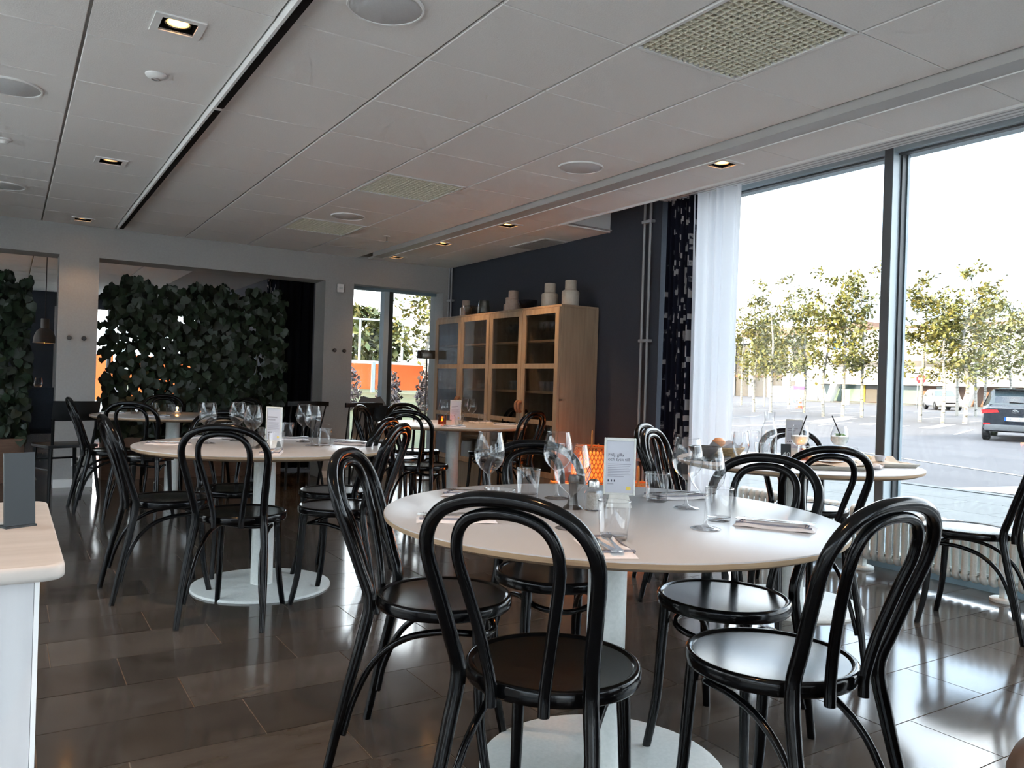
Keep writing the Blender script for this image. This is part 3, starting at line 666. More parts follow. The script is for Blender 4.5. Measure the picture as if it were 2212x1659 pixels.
for (x, y, l) in [(1.397, 2.09, 'clear tumbler at the rear of the nearest table behind the low glass'), (1.738, 1.869, 'clear tumbler right of the menu stand on the nearest table'), (1.649, 1.526, 'clear tumbler at the right edge of the nearest table beside the front wine glass'), (1.206, 1.438, 'clear tumbler in front of the menu stand on the nearest table'),
    (1.09, 3.80, 'clear tumbler in front of the menu stand on the second table'), (1.38, 4.60, 'clear tumbler at the rear of the second table'), (1.424, 4.084, 'clear tumbler at the right of the second table'), (1.04, 4.56, 'clear tumbler at the left rear of the second table'),
    (1.094, 7.60, 'clear tumbler left of the candle on the farthest left table'), (1.174, 7.247, 'clear tumbler in front of the candle on the farthest left table'), (1.50, 7.62, 'clear tumbler right of the candle on the farthest left table'), (.93, 7.50, 'clear tumbler at the left rear of the farthest left table'),
    (2.98, 6.15, 'clear tumbler left of the amber candle'), (3.14, 5.75, 'clear tumbler in front of the menu stand on the amber candle table'), (3.30, 6.03, 'clear tumbler right of the menu stand on the amber candle table'), (3.50, 5.98, 'clear tumbler at the right of the amber candle table')]:
    put('tumbler', tumb, x, y, TZ, 0, l, 'tumbler', g)
put('tumbler', lowt, 1.12, 1.81, TZ, 0, 'low wide clear tumbler at the left of the nearest table', 'tumbler', g)
# napkins + cutlery
def napkin_mesh():
    def fn(u, v):
        x = (u-.5)*.205; y = (v-.5)*.095
        e = min(u, 1-u, v, 1-v); z = .011*min(1, e/.10)**.5+.0022*sin(u*9)*sin(v*5+1)
        return (x, y, max(z, .0))
    return MB().grid(fn, 20, 10)
nap_me = napkin_mesh().mesh('cloth', M['napkin'], smooth=True, angle=80)
def strip_mesh():
    m = MB()
    for x in (-.085, -.078, .078, .085): m.box(x-.0012, x+.0012, -.045, .045, .0095, .0135)
    for y in (-.040, .040): m.box(-.095, .095, y-.0010, y+.0010, .0085, .0125)
    return m.mesh('stripe', M['stripe'])
str_me = strip_mesh()
def outline(pts, th, bend):
    """flat cutlery: half outline (x, halfwidth) -> thin plate following a gentle curve"""
    m = MB(); vs = []; fs = []
    for (x, w) in pts:
        z = bend(x); vs += [(x, -w, z), (x, w, z), (x, w, z+th), (x, -w, z+th)]
    for i in range(len(pts)-1):
        a, b = i*4, i*4+4
        for k in range(4): fs.append((a+k, a+(k+1) % 4, b+(k+1) % 4, b+k))
    fs += [(0, 1, 2, 3), tuple(len(vs)-4+k for k in (3, 2, 1, 0))]
    return m.add(vs, fs)
kn = outline([(-.10, .004), (-.096, .008), (-.05, .0065), (.0, .0055), (.012, .0095), (.06, .010), (.09, .006), (.10, .001)], .0022, lambda x: 0).mesh('knife', M['steel'], smooth=True)
bend = lambda x: .008*max(0, (x-.02)/.08)**1.0-.006*max(0, (x-.075)/.03)
fk = outline([(-.10, .003), (-.096, .008), (-.06, .0055), (-.01, .003), (.03, .003), (.04, .008), (.05, .0115), (.06, .012)], .0022, bend)
for y in (-.0096, -.0033, .0033, .0096):
    vs = []; pts = [(.058, .0022), (.08, .0016), (.10, .0007)]
    for (x, w) in pts:
        z = bend(x); vs += [(x, y-w, z), (x, y+w, z), (x, y+w, z+.0018), (x, y-w, z+.0018)]
    fs = []
    for i in range(2):
        for k in range(4): fs.append((i*4+k, i*4+(k+1) % 4, i*4+4+(k+1) % 4, i*4+4+k))
    fk.add(vs, fs+[(8, 9, 10, 11)])
fk = fk.mesh('fork', M['steel'], smooth=True)
settings = [(.985, 1.80, -.45, 'at the left end of the nearest table'), (1.118, 1.363, 1.15, 'at the front of the nearest table'), (1.72, 1.395, -1.0, 'at the right end of the nearest table'), (1.86, 1.91, -.2, 'at the right rear of the nearest table'), (1.255, 2.17, -.75, 'at the left rear of the nearest table'),
    (.685, 4.26, -.55, 'at the left end of the second table'), (1.04, 3.70, 1.2, 'at the front of the second table'), (1.60, 4.12, -.9, 'at the right end of the second table'), (1.37, 4.50, -.3, 'at the right rear of the second table'), (.97, 4.64, -.3, 'at the left rear of the second table'),
    (1.02, 6.95, -.5, 'at the front of the farthest left table'), (.75, 7.45, -.4, 'at the left end of the farthest left table'), (3.62, 6.22, .1, 'at the right rear of the amber candle table'), (3.62, 5.80, -.6, 'at the right end of the amber candle table'), (2.98, 5.55, .2, 'at the front of the amber candle table')]
for (x, y, r, l) in settings:
    n = thing('folded_napkin', 'folded pale napkin '+l, 'napkin', (x, y, TZ+.0005), r, 'folded napkins at the place settings'); obj('cloth', nap_me, n); obj('stripe', str_me, n)
    c, s = cos(r), sin(r)
    put('knife', kn, x-s*.014, y+c*.014, TZ+.0145, r+.10, 'knife on the napkin '+l, 'knife', 'knives on the napkins')
    put('fork', fk, x+s*.016, y-c*.016, TZ+.0145, r-.08, 'fork on the napkin '+l, 'fork', 'forks on the napkins')
# menu stands
def menu_stand(x, y, rz, lab, full):
    t = thing('menu_stand', lab, 'menu stand', (x, y, TZ), rz, 'white menu stands')
    w, z0, z1 = .047, .035, .205
    m = MB(); m.box(-w, -w+.006, -.006, .006, z0, z1); m.box(w-.006, w, -.006, .006, z0, z1); m.box(-w+.006, w-.006, -.006, .006, z1-.009, z1); m.box(-w+.006, w-.006, -.006, .006, z0, z0+.006)
    m.build('frame', M['whitepaint'], t, bevel=.0015, seg=1)
    MB().box(-w+.006, w-.006, -.001, .003, z0+.006, z1-.009).build('sheet', M['paper'], t)
    m = MB()
    m.grid(lambda u, v: ((u-.5)*.075*(1-.25*v), .012*sin(v*2.6)-.002+.028*(1-v)**2, .001+v*.036), 8, 8); m.grid(lambda u, v: ((u-.5)*.075*(1-.25*v), -.012*sin(v*2.6)+.002-.028*(1-v)**2, .001+v*.036), 8, 8)
    m.build('foot', M['whitepaint'], t, smooth=True)
    R = Matrix.Rotation(pi/2, 4, 'X')
    z = lambda q: Matrix.Translation((-w+.012, -.0013, q)) @ R
    if full: text('Följ, gilla\noch tyck till', .0135, M['print'], t, z(.147), align='LEFT')
    else:
        for q in (.153, .141): MB().box(-w+.012, .008+(q-.141), -.0016, -.001, q-.004, q+.003).build('lettering', M['printgrey'], t)
    m = MB()
    for k in range(8): m.box(-w+.012, w-.014-(.02 if k == 7 else .003*(k % 3)), -.0016, -.0009, .1255-k*.0052, .1275-k*.0052)
    m.box(-w+.012, -w+.030, -.0016, -.0009, .066, .0685); m.build('fine_print', M['printgrey'], t)
    m = MB()
    for k in range(3): m.box(-w+.0125+k*.009, -w+.0165+k*.009, -.0016, -.0009, .074, .080)
    m.build('icons', M['print'], t)
    MB().box(w-.026, w-.013, -.0016, -.0009, .050, .060).build('emblem', M['gold'], t)
menu_stand(1.55, 1.83, -.62, 'white menu stand with a printed page on the nearest table', True)
menu_stand(1.13, 3.99, -.95, 'white menu stand with a printed page on the second table', False)
menu_stand(3.22, 5.96, -.75, 'white menu stand with a printed page on the amber candle table', False)
# salt jar + pepper holder
def jar(x, y, rz, lab):
    t = thing('salt_jar', lab, 'salt jar', (x, y, TZ), rz, 'salt jars')
    m = MB(); sec = lambda h, w, z: [(-h, -w, z), (h, -w, z), (h, w, z), (-h, w, z)]
    P = [(.018, .001), (.019, .004), (.0195, .05), (.017, .058), (.011, .064), (.0105, .070)]; vs = []; fs = []
    for (h, z) in P: vs += [(h*cos(pi/4+k*pi/2+d)*1.35, h*sin(pi/4+k*pi/2+d)*1.35, z) for k in range(4) for d in (-.16, .16)]
    for i in range(len(P)-1):
        for k in range(8): fs.append((i*8+k, i*8+(k+1) % 8, i*8+8+(k+1) % 8, i*8+8+k))
    MB().add(vs, fs+[tuple(range(8))]).build('bottle', M['crystal'], t)
    MB().lathe([(0, .004), (.019, .004), (.0195, .045), (.016, .052), (0, .053)], 8).build('salt', M['salt'], t)
    MB().lathe([(.014, .066), (.0165, .068), (.017, .080), (.015, .086), (.009, .090), (0, .091), ], 24).build('cap', M['chrome'], t, smooth=True)
def pepper(x, y, rz, lab):
    t = thing('pepper_mill', lab, 'pepper mill', (x, y, TZ), rz, 'pepper mills')
    MB().lathe([(0, 0), (.030, 0), (.028, .004), (.017, .012), (.013, .03), (.0125, .06), (.015, .075), (.0, .076)], 24).build('body', M['cola'], t, smooth=True)
    MB().lathe([(0, .076), (.015, .077), (.0165, .088), (.012, .098), (0, .10)], 24).build('head', M['cola'], t, smooth=True)
jar(1.43, 1.80, .3, 'small glass salt jar with metal cap on the nearest table'); pepper(1.395, 1.85, 0, 'black pepper mill behind the salt jar on the nearest table')
pepper(1.09, 4.06, 0, 'black pepper mill beside the menu stand on the second table'); jar(1.13, 4.10, 0, 'small glass salt jar on the second table')
# candles
def candle(x, y, gm, lab, h=.062):
    t = thing('candle_glass', lab, 'candle', (x, y, TZ), 0, 'lit table candles')
    MB().lathe([(0, 0), (.034, 0), (.036, .003), (.037, h), (.035, h), (.034, .006), (0, .005)], 28).build('holder', gm, t, smooth=True, angle=50)
    MB().lathe([(0, .006), (.019, .006), (.019, .022), (0, .022)], 20).build('wax', M['wax'], t, smooth=True)
    MB().lathe([(0, .024), (.004, .029), (.0045, .034), (.002, .044), (0, .050)], 12).build('flame', M['flame'], t, smooth=True)
    l = bpy.data.lights.new('candle_light', 'POINT'); l.energy = .16; l.color = (1, .45, .15); l.shadow_soft_size = .01
    o = bpy.data.objects.new('candle_light', l); C.objects.link(o); o.parent = t; o.location = (0, 0, .055)
candle(1.27, 7.50, M['crystal'], 'lit candle in a clear glass on the farthest left table'); candle(3.10, 5.97, M['amber'], 'lit candle in an amber glass on the table near the cabinet', .075)
# ---- window table: used trays, drinks, basket
t = thing('glass_carafe', 'clear glass water carafe on the window table', 'carafe', (3.60, 2.98, TZ), 0)
MB().lathe([(0, 0), (.042, 0), (.045, .004), (.045, .13), (.040, .155), (.028, .185), (.026, .20), (.031, .245), (.029, .245), (.024, .2), (.038, .155), (.043, .13), (.043, .008), (0, .007)], 32).build('body', M['crystal'], t, smooth=True, angle=60)
MB().lathe([(0, .009), (.0425, .009), (.0425, .10), (0, .10)], 28).build('water', glass('water', (.93, .95, .95), 1.2), t, smooth=True)
def cocktail(x, y, lab, mint, lean):
    t = thing('cocktail_glass', lab, 'cocktail', (x, y, TZ), 0, 'iced cocktails')
    MB().lathe([(0, .003), (.036, .001), (.037, .003), (.012, .008), (.0045, .015), (.004, .05), (.006, .062), (.022, .070), (.040, .085), (.048, .108), (.047, .13), (.040, .165), (.036, .18), (.0355, .18), (.0455, .13), (.0465, .108), (.038, .087), (.02, .072), (0, .068)], 28).build('glass', M['crystal'], t, smooth=True, angle=80)
    MB().lathe([(0, .070), (.02, .074), (.037, .089), (.0455, .108), (.0455, .122), (.03, .127), (0, .125)], 24).build('drink', M['ice'], t, smooth=True)
    a, b = lean
    MB().tube([(-a*.4, -b*.4, .10), (a, b, .235)], .003, 8).build('straw', M['dark'], t)
    if mint:
        for k in range(6):
            o = obj('mint_leaf', leafm, t, (.006*cos(k*1.1), .006*sin(k*1.1), .125)); o.scale = (.03,)*3; o.rotation_euler = (.6, .3*k, k*1.05)
lo = [(0, 0), (.30, -.12), (.47, .18), (.33, .60), (0, 1.0)]
vs = [(0, 0, 0), (0, .3, -.05), (0, .65, -.06), (0, 1, -.16), (.30, -.12, .03), (.47, .18, .06), (.33, .60, .02), (-.30, -.12, .03), (-.47, .18, .06), (-.33, .60, .02)]
fs = [(0, 4, 5, 1), (1, 5, 6, 2), (2, 6, 3), (0, 1, 8, 7), (1, 2, 9, 8), (2, 3, 9)]
leafm = MB().add(vs, fs).mesh('mint_leaf', M['mint'], smooth=True, angle=80)
cocktail(3.66, 2.82, 'iced pale cocktail with a black straw in front of the carafe', False, (.035, -.012))
cocktail(3.92, 2.76, 'iced pale cocktail with mint and a leaning black straw, nearest the window column', True, (-.03, .03))
put('tumbler', tumbler_proto(.14, .032, .030), 3.47, 2.98, TZ, 0, 'tall clear tumbler left of the carafe on the window table', 'tumbler', 'glasses on the window table')
put('tumbler', tumb, 3.33, 2.80, TZ, 0, 'clear tumbler left of the table number sign', 'tumbler', 'glasses on the window table')
put('tumbler', tumb, 3.64, 2.50, TZ, 0, 'clear tumbler between the two used trays', 'tumbler', 'glasses on the window table')
put('tumbler', tumb, 3.42, 2.60, TZ, 0, 'clear tumbler behind the left used tray', 'tumbler', 'glasses on the window table')
sg = MB().lathe([(0, .003), (.026, .002), (.027, .004), (.010, .006), (.006, .012), (.02, .022), (.036, .045), (.044, .075), (.042, .10), (.036, .13), (.0355, .15), (.035, .15), (.041, .10), (.042, .075), (.034, .046), (.015, .024), (0, .018)], 28).mesh('wine_glass', M['crystal'], smooth=True, angle=80)
put('wine_glass', sg, 3.17, 2.80, TZ, 0, 'short-stemmed clear glass at the left of the window table', 'wine glass', 'glasses on the window table')
t = thing('number_sign', 'dark table number sign reading 40 on the window table', 'table sign', (3.42, 2.72, TZ), -.75)
MB().obox((0, 0, .045), (.05, .004, .09), rx=-.15).build('plate', M['slate'], t); MB().box(-.025, .025, -.004, .030, 0, .003).build('foot', M['slate'], t)
text('40', .042, M['whitepaint'], t, Matrix.Translation((.002, -.0045, .032)) @ Matrix.Rotation(-.15, 4, 'X') @ Matrix.Rotation(pi/2, 4, 'X'))
candle(3.60, 2.74, M['amber'], 'lit candle in an amber glass behind the table number sign', .06)
menu_stand(3.80, 2.97, -.9, 'white menu stand turned away on the window table', False)
t = thing('bowl', 'dark glazed bowl with leftovers at the left of the window table', 'bowl', (3.03, 2.92, TZ+.012), 0)
MB().lathe([(0, 0), (.03, 0), (.05, .012), (.072, .04), (.078, .056), (.075, .056), (.068, .042), (.046, .016), (0, .012)], 36).build('bowl_body', M['cola'], t, smooth=True)
MB().lathe([(0, .040), (.03, .042), (.055, .036), (.066, .034), (0, .030)], 20).build('leftovers', M['meat'], t, smooth=True)
put('serving_board', MB().box(-.13, .13, -.09, .09, 0, .012).mesh('serving_board', M['slate'], bevel=.004), 3.06, 2.92, TZ, .5, 'dark slate board under the glazed bowl', 'board')
t = thing('bread_basket', 'small wicker bread basket lined with paper on the window table', 'basket', (3.28, 3.00, TZ), .3)
m = MB()
for k in range(6): 
    w = .062+.006*k; z = .006+.009*k
    m.tube([(w*1.25*cos(a*pi/12)*(1 if True else 1), w*sin(a*pi/12), z) for a in range(24)], .005, 6, closed=True)
m.lathe([(0, 0), (.06, 0), (.06, .006), (0, .006)], 20); m.build('weave', M['wicker'], t, smooth=True)
m = MB(); m.grid(lambda u, v: ((.05+.035*v)*1.2*cos(u*2*pi), (.05+.035*v)*sin(u*2*pi), .012+.06*v+.012*v*sin(u*2*pi*5)), 40, 6); m.build('paper_liner', M['paper'], t, smooth=True, angle=80)
put('bread_roll', MB().lathe([(0, 0), (.02, .004), (.034, .018), (.034, .032), (.02, .046), (0, .05)], 20).mesh('bread_roll', M['onionskin'], smooth=True), 3.225, 3.0, TZ+.055, 0, 'brown bread roll on top of the bread basket', 'bread')
def tray(x, y, rz, lab, what):
    t = thing('serving_tray', lab, 'tray', (x, y, TZ), rz, 'used serving trays'); m = MB()
    a, b = .17, .115
    m.add([(-a+.015, -b+.015, 0), (a-.015, -b+.015, 0), (a-.015, b-.015, 0), (-a+.015, b-.015, 0), (-a, -b, .02), (a, -b, .02), (a, b, .02), (-a, b, .02),
           (-a+.008, -b+.008, .02), (a-.008, -b+.008, .02), (a-.008, b-.008, .02), (-a+.008, b-.008, .02), (-a+.02, -b+.02, .005), (a-.02, -b+.02, .005), (a-.02, b-.02, .005), (-a+.02, b-.02, .005)],
          [(0, 1, 2, 3)]+[(i, (i+1) % 4, 4+(i+1) % 4, 4+i) for i in range(4)]+[(4+i, 4+(i+1) % 4, 8+(i+1) % 4, 8+i) for i in range(4)]+[(8+i, 8+(i+1) % 4, 12+(i+1) % 4, 12+i) for i in range(4)]+[(12, 13, 14, 15)])
    m.build('tray_body', M['traygrey'], t, bevel=.003)
    rg = random.Random(int(x*100)); ph = rg.random()*6
    MB().grid(lambda u, v: ((u-.5)*.30, (v-.5)*.19, .010+.018*abs(sin(u*5+ph)*cos(v*4+ph))+.05*max(0, v-.7)*(1+sin(u*7+ph))), 18, 12).build('parchment', M['kraft'], t, smooth=True, angle=80)
    return t
def lump(name, x, y, z, sx, sy, sz, rz, m_, lab, cat, seed):
    rg = random.Random(seed); bm = bmesh.new(); bmesh.ops.create_icosphere(bm, subdivisions=3, radius=1)
    for v in bm.verts:
        n = 1+.10*sin(v.co.x*5+seed)+.08*sin(v.co.y*6+v.co.z*4+seed); v.co = Vector((v.co.x*sx*n, v.co.y*sy*n, max(v.co.z, -.5)*sz*n+sz*.5))
    me = bpy.data.meshes.new(name); bm.to_mesh(me); bm.free(); me.polygons.foreach_set('use_smooth', [True]*len(me.polygons)); me.materials.append(m_)
    return put(name, me, x, y, z, rz, lab, cat)
tray(3.33, 2.40, -.55, 'pale used serving tray on the left half of the window table', 0); tray(3.74, 2.42, -.45, 'pale used serving tray nearest the window column', 1)
lump('bread_slice', 3.40, 2.46, TZ+.03, .085, .03, .022, -.5, M['bread'], 'slab of pale bread on the left used tray', 'bread', 1)
lump('leftover_food', 3.31, 2.385, TZ+.03, .07, .03, .018, -.6, M['meat'], 'dark leftover food on the left used tray', 'food', 2)
lump('leftover_food', 3.68, 2.44, TZ+.03, .045, .03, .018, .2, M['bread'], 'pale leftover bread piece on the right used tray', 'food', 3)
lump('leftover_food', 3.76, 2.40, TZ+.03, .03, .015, .014, .9, M['onionskin'], 'brown crust on the right used tray', 'food', 4)
o = MB().lathe([(0, 0), (.02, 0), (.027, .026), (.025, .026), (.018, .003), (0, .003)], 20).mesh('sauce_cup', M['paper'], smooth=True); put('sauce_cup', o, 3.72, 2.385, TZ+.028, 0, 'small white sauce cup on the right used tray', 'cup')
put('knife', kn, 3.30, 2.345, TZ+.040, -.5, 'used steel knife resting on the left used tray', 'knife', 'used cutlery'); put('fork', fk, 3.36, 2.365, TZ+.042, -.75, 'used steel fork resting on the left used tray', 'fork', 'used cutlery')
put('crumpled_napkin', MB().grid(lambda u, v: ((u-.5)*.14, (v-.5)*.11, .004+.022*abs(sin(u*6+1)*cos(v*5+u*3))), 20, 16).mesh('crumpled_napkin', M['napkin'], smooth=True, angle=80), 3.55, 2.33, TZ, .4, 'crumpled pale napkin between the used trays', 'napkin')
# ================================================================== oak display cabinets
CXF, CXB, CZ = 4.01, 4.41, 1.79
def cabinet(y0, y1, lab):
    w = y1-y0; d = CXB-CXF
    t = thing('display_cabinet', lab, 'cabinet', (CXF, y0, 0), 0, 'oak display cabinets')
    MB().box(.0, d, 0, .022, 0, CZ-.02).build('side_panel', M['oak'], t, bevel=.002, seg=1); MB().box(0, d, w-.022, w, 0, CZ-.02).build('side_panel', M['oak'], t, bevel=.002, seg=1)
    MB().box(-.004, d, -.003, w+.003, CZ-.02, CZ).build('top_panel', M['oak'], t, bevel=.002, seg=1)
    MB().box(d-.012, d, .022, w-.022, .26, CZ-.02).build('back_panel', M['oakdark'], t)
    MB().box(.03, .05, .022, w-.022, 0, .26).build('plinth', M['oak'], t)
    for z in (.27, .52, 1.01, 1.47): MB().box(.03, d-.012, .022, w-.022, z, z+.02).build('shelf', M['oak'], t)
    MB().box(-.002, d, w/2-.011, w/2+.011, .28, CZ-.02).build('divider', M['oak'], t)
    for k in (0, 1):
        a = .004+k*(w/2); b = a+w/2-.008; z0, z1 = .275, CZ-.024
        dr = MB(); fwid = .055
        dr.box(-.022, 0, a, a+fwid, z0, z1); dr.box(-.022, 0, b-fwid, b, z0, z1)
        for (p, q) in ((z0, z0+.05), (z1-.05, z1), (1.232, 1.276), (.735, .775)): dr.box(-.022, 0, a+fwid, b-fwid, p, q)
        do = dr.build('door', M['oak'], t)
        for (p, q) in ((z0+.05, .735), (.775, 1.232), (1.276, z1-.05)): MB().box(-.014, -.010, a+fwid, b-fwid, p, q).build('pane', M['cabglass'], do)
        hy = b-.02 if k == 0 else a+.02
        MB().tube(catmull([(-.024, hy, .93), (-.05, hy, .915), (-.052, hy, .86), (-.026, hy, .83)], 4), .014, 8).build('handle', M['leather'], do, smooth=True)
    # mid groove of the right side panel
    MB().box(.0, d, -.004, 0, .955, .970).build('side_rail', M['oak'], t)
    MB().box(d-.03, d, -.004, 0, 0, CZ-.02).build('back_stile', M['oak'], t); MB().box(0, .03, -.004, 0, 0, CZ-.02).build('front_stile', M['oak'], t)
    return t
cabinet(5.562, 6.730, 'oak display cabinet with glass doors nearer the window'); cabinet(6.736, 7.904, 'oak display cabinet with glass doors in the far corner')
wine2 = MB().lathe([(0, .002), (.03, .001), (.004, .01), (.0035, .07), (.03, .10), (.038, .13), (.030, .18)], 12).mesh('wine_glass', M['crystal'], smooth=True, angle=80)
cup2 = MB().lathe([(0, 0), (.030, 0), (.036, .09)], 12).mesh('tumbler', M['crystal'], smooth=True, angle=60)
for (y0, ys_, z, me, nm, n, lab) in [(5.6, 6.2, 1.49, wine2, 'wine_glass', 6, ''), (6.18, 6.70, 1.49, wine2, 'wine_glass', 6, ''), (6.18, 6.7, 1.03, cup2, 'tumbler', 6, ''), (6.8, 7.3, 1.49, wine2, 'wine_glass', 6, ''), (6.8, 7.3, 1.03, cup2, 'tumbler', 5, ''), (5.65, 6.1, .54, wine2, 'wine_glass', 5, ''), (6.2, 6.68, .54, wine2, 'wine_glass', 5, ''), (5.65, 6.1, 1.03, cup2, 'tumbler', 5, '')]:
    sh = {1.49: 'top', 1.03: 'middle', .54: 'lower'}[z]; cab = 'cabinet nearer window' if y0 < 6.73 else 'far corner cabinet'; half = 'right' if y0 in (5.6, 5.65) else 'left' if y0 < 6.73 else 'right'
    for k in range(n):
        for q in range(2):
            lab = 'stored %s, %s from right, %s row, %s shelf, %s door, %s' % ('wine glass' if nm == 'wine_glass' else 'tumbler', ('first', 'second', 'third', 'fourth', 'fifth', 'sixth')[k], 'front' if q == 0 else 'back', sh, half, cab)
            put(nm, me, 4.16+.13*q, y0+.05+k*.085, z, 0, lab, 'wine glass' if nm == 'wine_glass' else 'tumbler', 'glasses stored in the oak cabinets')
# vases on top
def vase(x, y, s, m_, lab, prof=None):
    P = prof or [(0, 0), (.070, 0), (.077, .006), (.078, .125), (.074, .138), (.055, .146), (.051, .150), (.051, .228), (.048, .233), (.040, .233), (.040, .21), (0, .21)]
    o = MB().lathe([(r*s, z*s) for r, z in P], 36).mesh('vase', m_, smooth=True, angle=50); put('vase', o, x, y, CZ, 0, lab, 'vase', 'vases on the oak cabinets')
vase(4.20, 5.70, 1, M['ceramic'], 'cream stepped ceramic vase at the window end of the cabinet top'); vase(4.20, 6.02, 1, M['ceramic'], 'cream stepped ceramic vase, second from the window end of the cabinet top')
vase(4.22, 6.68, .95, M['ceramicrose'], 'rose beige stepped vase in the middle of the cabinet top'); vase(4.26, 6.82, .72, M['ceramicrose'], 'small rose beige vase just left of the middle vase')
vase(4.24, 7.68, .85, M['ceramicrose'], 'rose beige stepped vase at the far corner end of the cabinet top')
bw = [(0, 0), (.05, 0), (.055, .004), (.09, .06), (.097, .10), (.094, .10), (.086, .06), (.05, .01), (0, .009)]
vase(4.18, 6.36, 1, M['bluegl'], 'dark blue glass bowl between the vases on the cabinet', bw)
cn = [(0, 0), (.062, 0), (.066, .006), (.05, .15), (.0475, .15), (.062, .01), (0, .009)]
cv = [(0, 0), (.055, 0), (.06, .006), (.085, .12), (.082, .12), (.056, .01), (0, .009)]
vase(4.18, 7.46, 1, M['smoke'], 'smoked glass bowl vase flaring upwards on the cabinet', cv); vase(4.20, 7.22, 1.08, M['smoke'], 'smoked glass vase narrowing upwards on the cabinet', cn)
# ================================================================== bamboo lanterns
def lantern(x, y, r, h, lab, e):
    t = thing('bamboo_lantern', lab, 'lantern', (x, y, 0), 0, 'glowing bamboo lanterns'); m = MB(); n = 30
    shp = lambda v: r*(1-.10*(2*v-1)**2-.12*max(0, v-.85)/.15-.12*max(0, .15-v)/.15)
    for d in (1, -1):
        for k in range(n):
            m.tube([(shp(v/10)*cos(2*pi*k/n+d*1.7*v/10), shp(v/10)*sin(2*pi*k/n+d*1.7*v/10), .012+(h-.024)*v/10) for v in range(11)], .0042, 4, cap=False)
    stuff(m.build('weave', M['bamboo'], t))
    for z, rr in ((.012, shp(0)), (h-.012, shp(1)), (h*.5, shp(.5)+.004)): MB().tube([(rr*cos(a*pi/16), rr*sin(a*pi/16), z) for a in range(32)], .008, 6, closed=True).build('hoop', M['bamboo'], t, smooth=True)
    for a in (.5, .5+pi/2, .5+pi, .5+1.5*pi): MB().tube([((shp(v/8)+.006)*cos(a), (shp(v/8)+.006)*sin(a), h*v/8) for v in range(9)], .008, 6).build('rib', M['bamboo'], t, smooth=True)
    MB().tube(catmull([(r*.85, 0, h-.01), (r*.8, 0, h+.06), (r*.5, 0, h+.105), (0, 0, h+.115), (-r*.5, 0, h+.105), (-r*.8, 0, h+.06), (-r*.85, 0, h-.01)], 4), .008, 6).build('handle', M['bamboo'], t, smooth=True).rotation_euler = (0, 0, .9)
    MB().lathe([(0, .03), (r*.55, .035), (r*.72, h*.5), (r*.60, h-.06), (0, h-.05)], 24).build('inner_shade', M['glowshade'], t, smooth=True)
    l = bpy.data.lights.new('lantern_light', 'POINT'); l.energy = e; l.color = (1, .26, .04); l.shadow_soft_size = .03
    o = bpy.data.objects.new('lantern_light', l); C.objects.link(o); o.parent = t; o.location = (-r*1.15, -.02, h*.5)
lantern(4.13, 5.24, .165, .60, 'large glowing orange bamboo lantern beside the oak cabinet', 2.2)
lantern(4.17, 4.70, .115, .36, 'small glowing orange bamboo lantern nearest the curtains', 1.2)
lantern(3.86, 5.30, .10, .30, 'small glowing orange bamboo lantern in front of the cabinet side', .7)
# ================================================================== floor lamp by the far window
t = thing('floor_lamp', 'slim floor lamp with a flat drum shade before the far window', 'floor lamp', (3.94, 8.0, 0))
MB().lathe([(0, 0), (.13, 0), (.13, .012), (.01, .018), (0, .018)], 32).build('base', M['cola'], t, smooth=True); MB().tube([(0, 0, .01), (0, 0, 1.36)], .008, 10).build('pole', M['cola'], t)
MB().lathe([(0, 1.34), (.112, 1.34), (.114, 1.345), (.114, 1.425), (.112, 1.43), (0, 1.43)], 40).build('shade', mat('dark_bronze', (.10, .09, .08), .25, metal=.8), t, smooth=True)
# ================================================================== other chairs around the far window and pier
def slab_chair(name, lab, loc, rz, up_=False):
    """wide curved top rail, two posts, square seat"""
    t = thing(name, lab, 'chair', loc, rz, 'black chairs with a wide curved top rail'); bm_ = M['blackmatte']
    MB().prism([(-.20, -.19), (.20, -.19), (.215, .10), (.18, .20), (-.18, .20), (-.215, .10)], .435, .460).build('seat', bm_, t, bevel=.006)
    def fn(u, v, o): a = (u-.5)*1.5; return ((.26+o)*sin(a)*1.0, -.235+.09*(1-cos(a))*2-o*.8-.03*v, .665+.165*v)
    m = MB(); m.grid(lambda u, v: fn(u, v, 0), 14, 4); m.grid(lambda u, v: fn(u, v, .02), 14, 4); m.grid(lambda u, v: fn(u, 1, .02*v), 14, 1); m.grid(lambda u, v: fn(u, 0, .02*v), 14, 1)
    for e in (0, 1): m.grid(lambda u, v: fn(e, u, .02*v), 4, 1)
    m.build('top_rail', bm_, t, smooth=True)
    for s in (-1, 1):
        MB().tube([(s*.16, -.165, .45), (s*.178, -.21, .68)], .013, 8).build('post', bm_, t, smooth=True)
        MB().tube([(s*.17, -.16, .44), (s*.20, -.22, 0)], [.018, .013], 8).build('leg', bm_, t, smooth=True); MB().tube([(s*.16, .16, .44), (s*.18, .19, 0)], [.018, .013], 8).build('leg', bm_, t, smooth=True)
        MB().tube([(s*.18, -.18, .25), (s*.17, .17, .25)], .009, 8).build('stretcher', bm_, t)
    MB().tube([(-.17, .17, .32), (.17, .17, .32)], .009, 8).build('stretcher', bm_, t)
    return t
slab_chair('rail_back_chair', 'black chair with a wide curved top rail beside the grey pier', (.42, 7.78, 0), .35)
slab_chair('rail_back_chair', 'black chair with a wide curved top rail before the far window', (3.33, 7.72, 0), -.45)
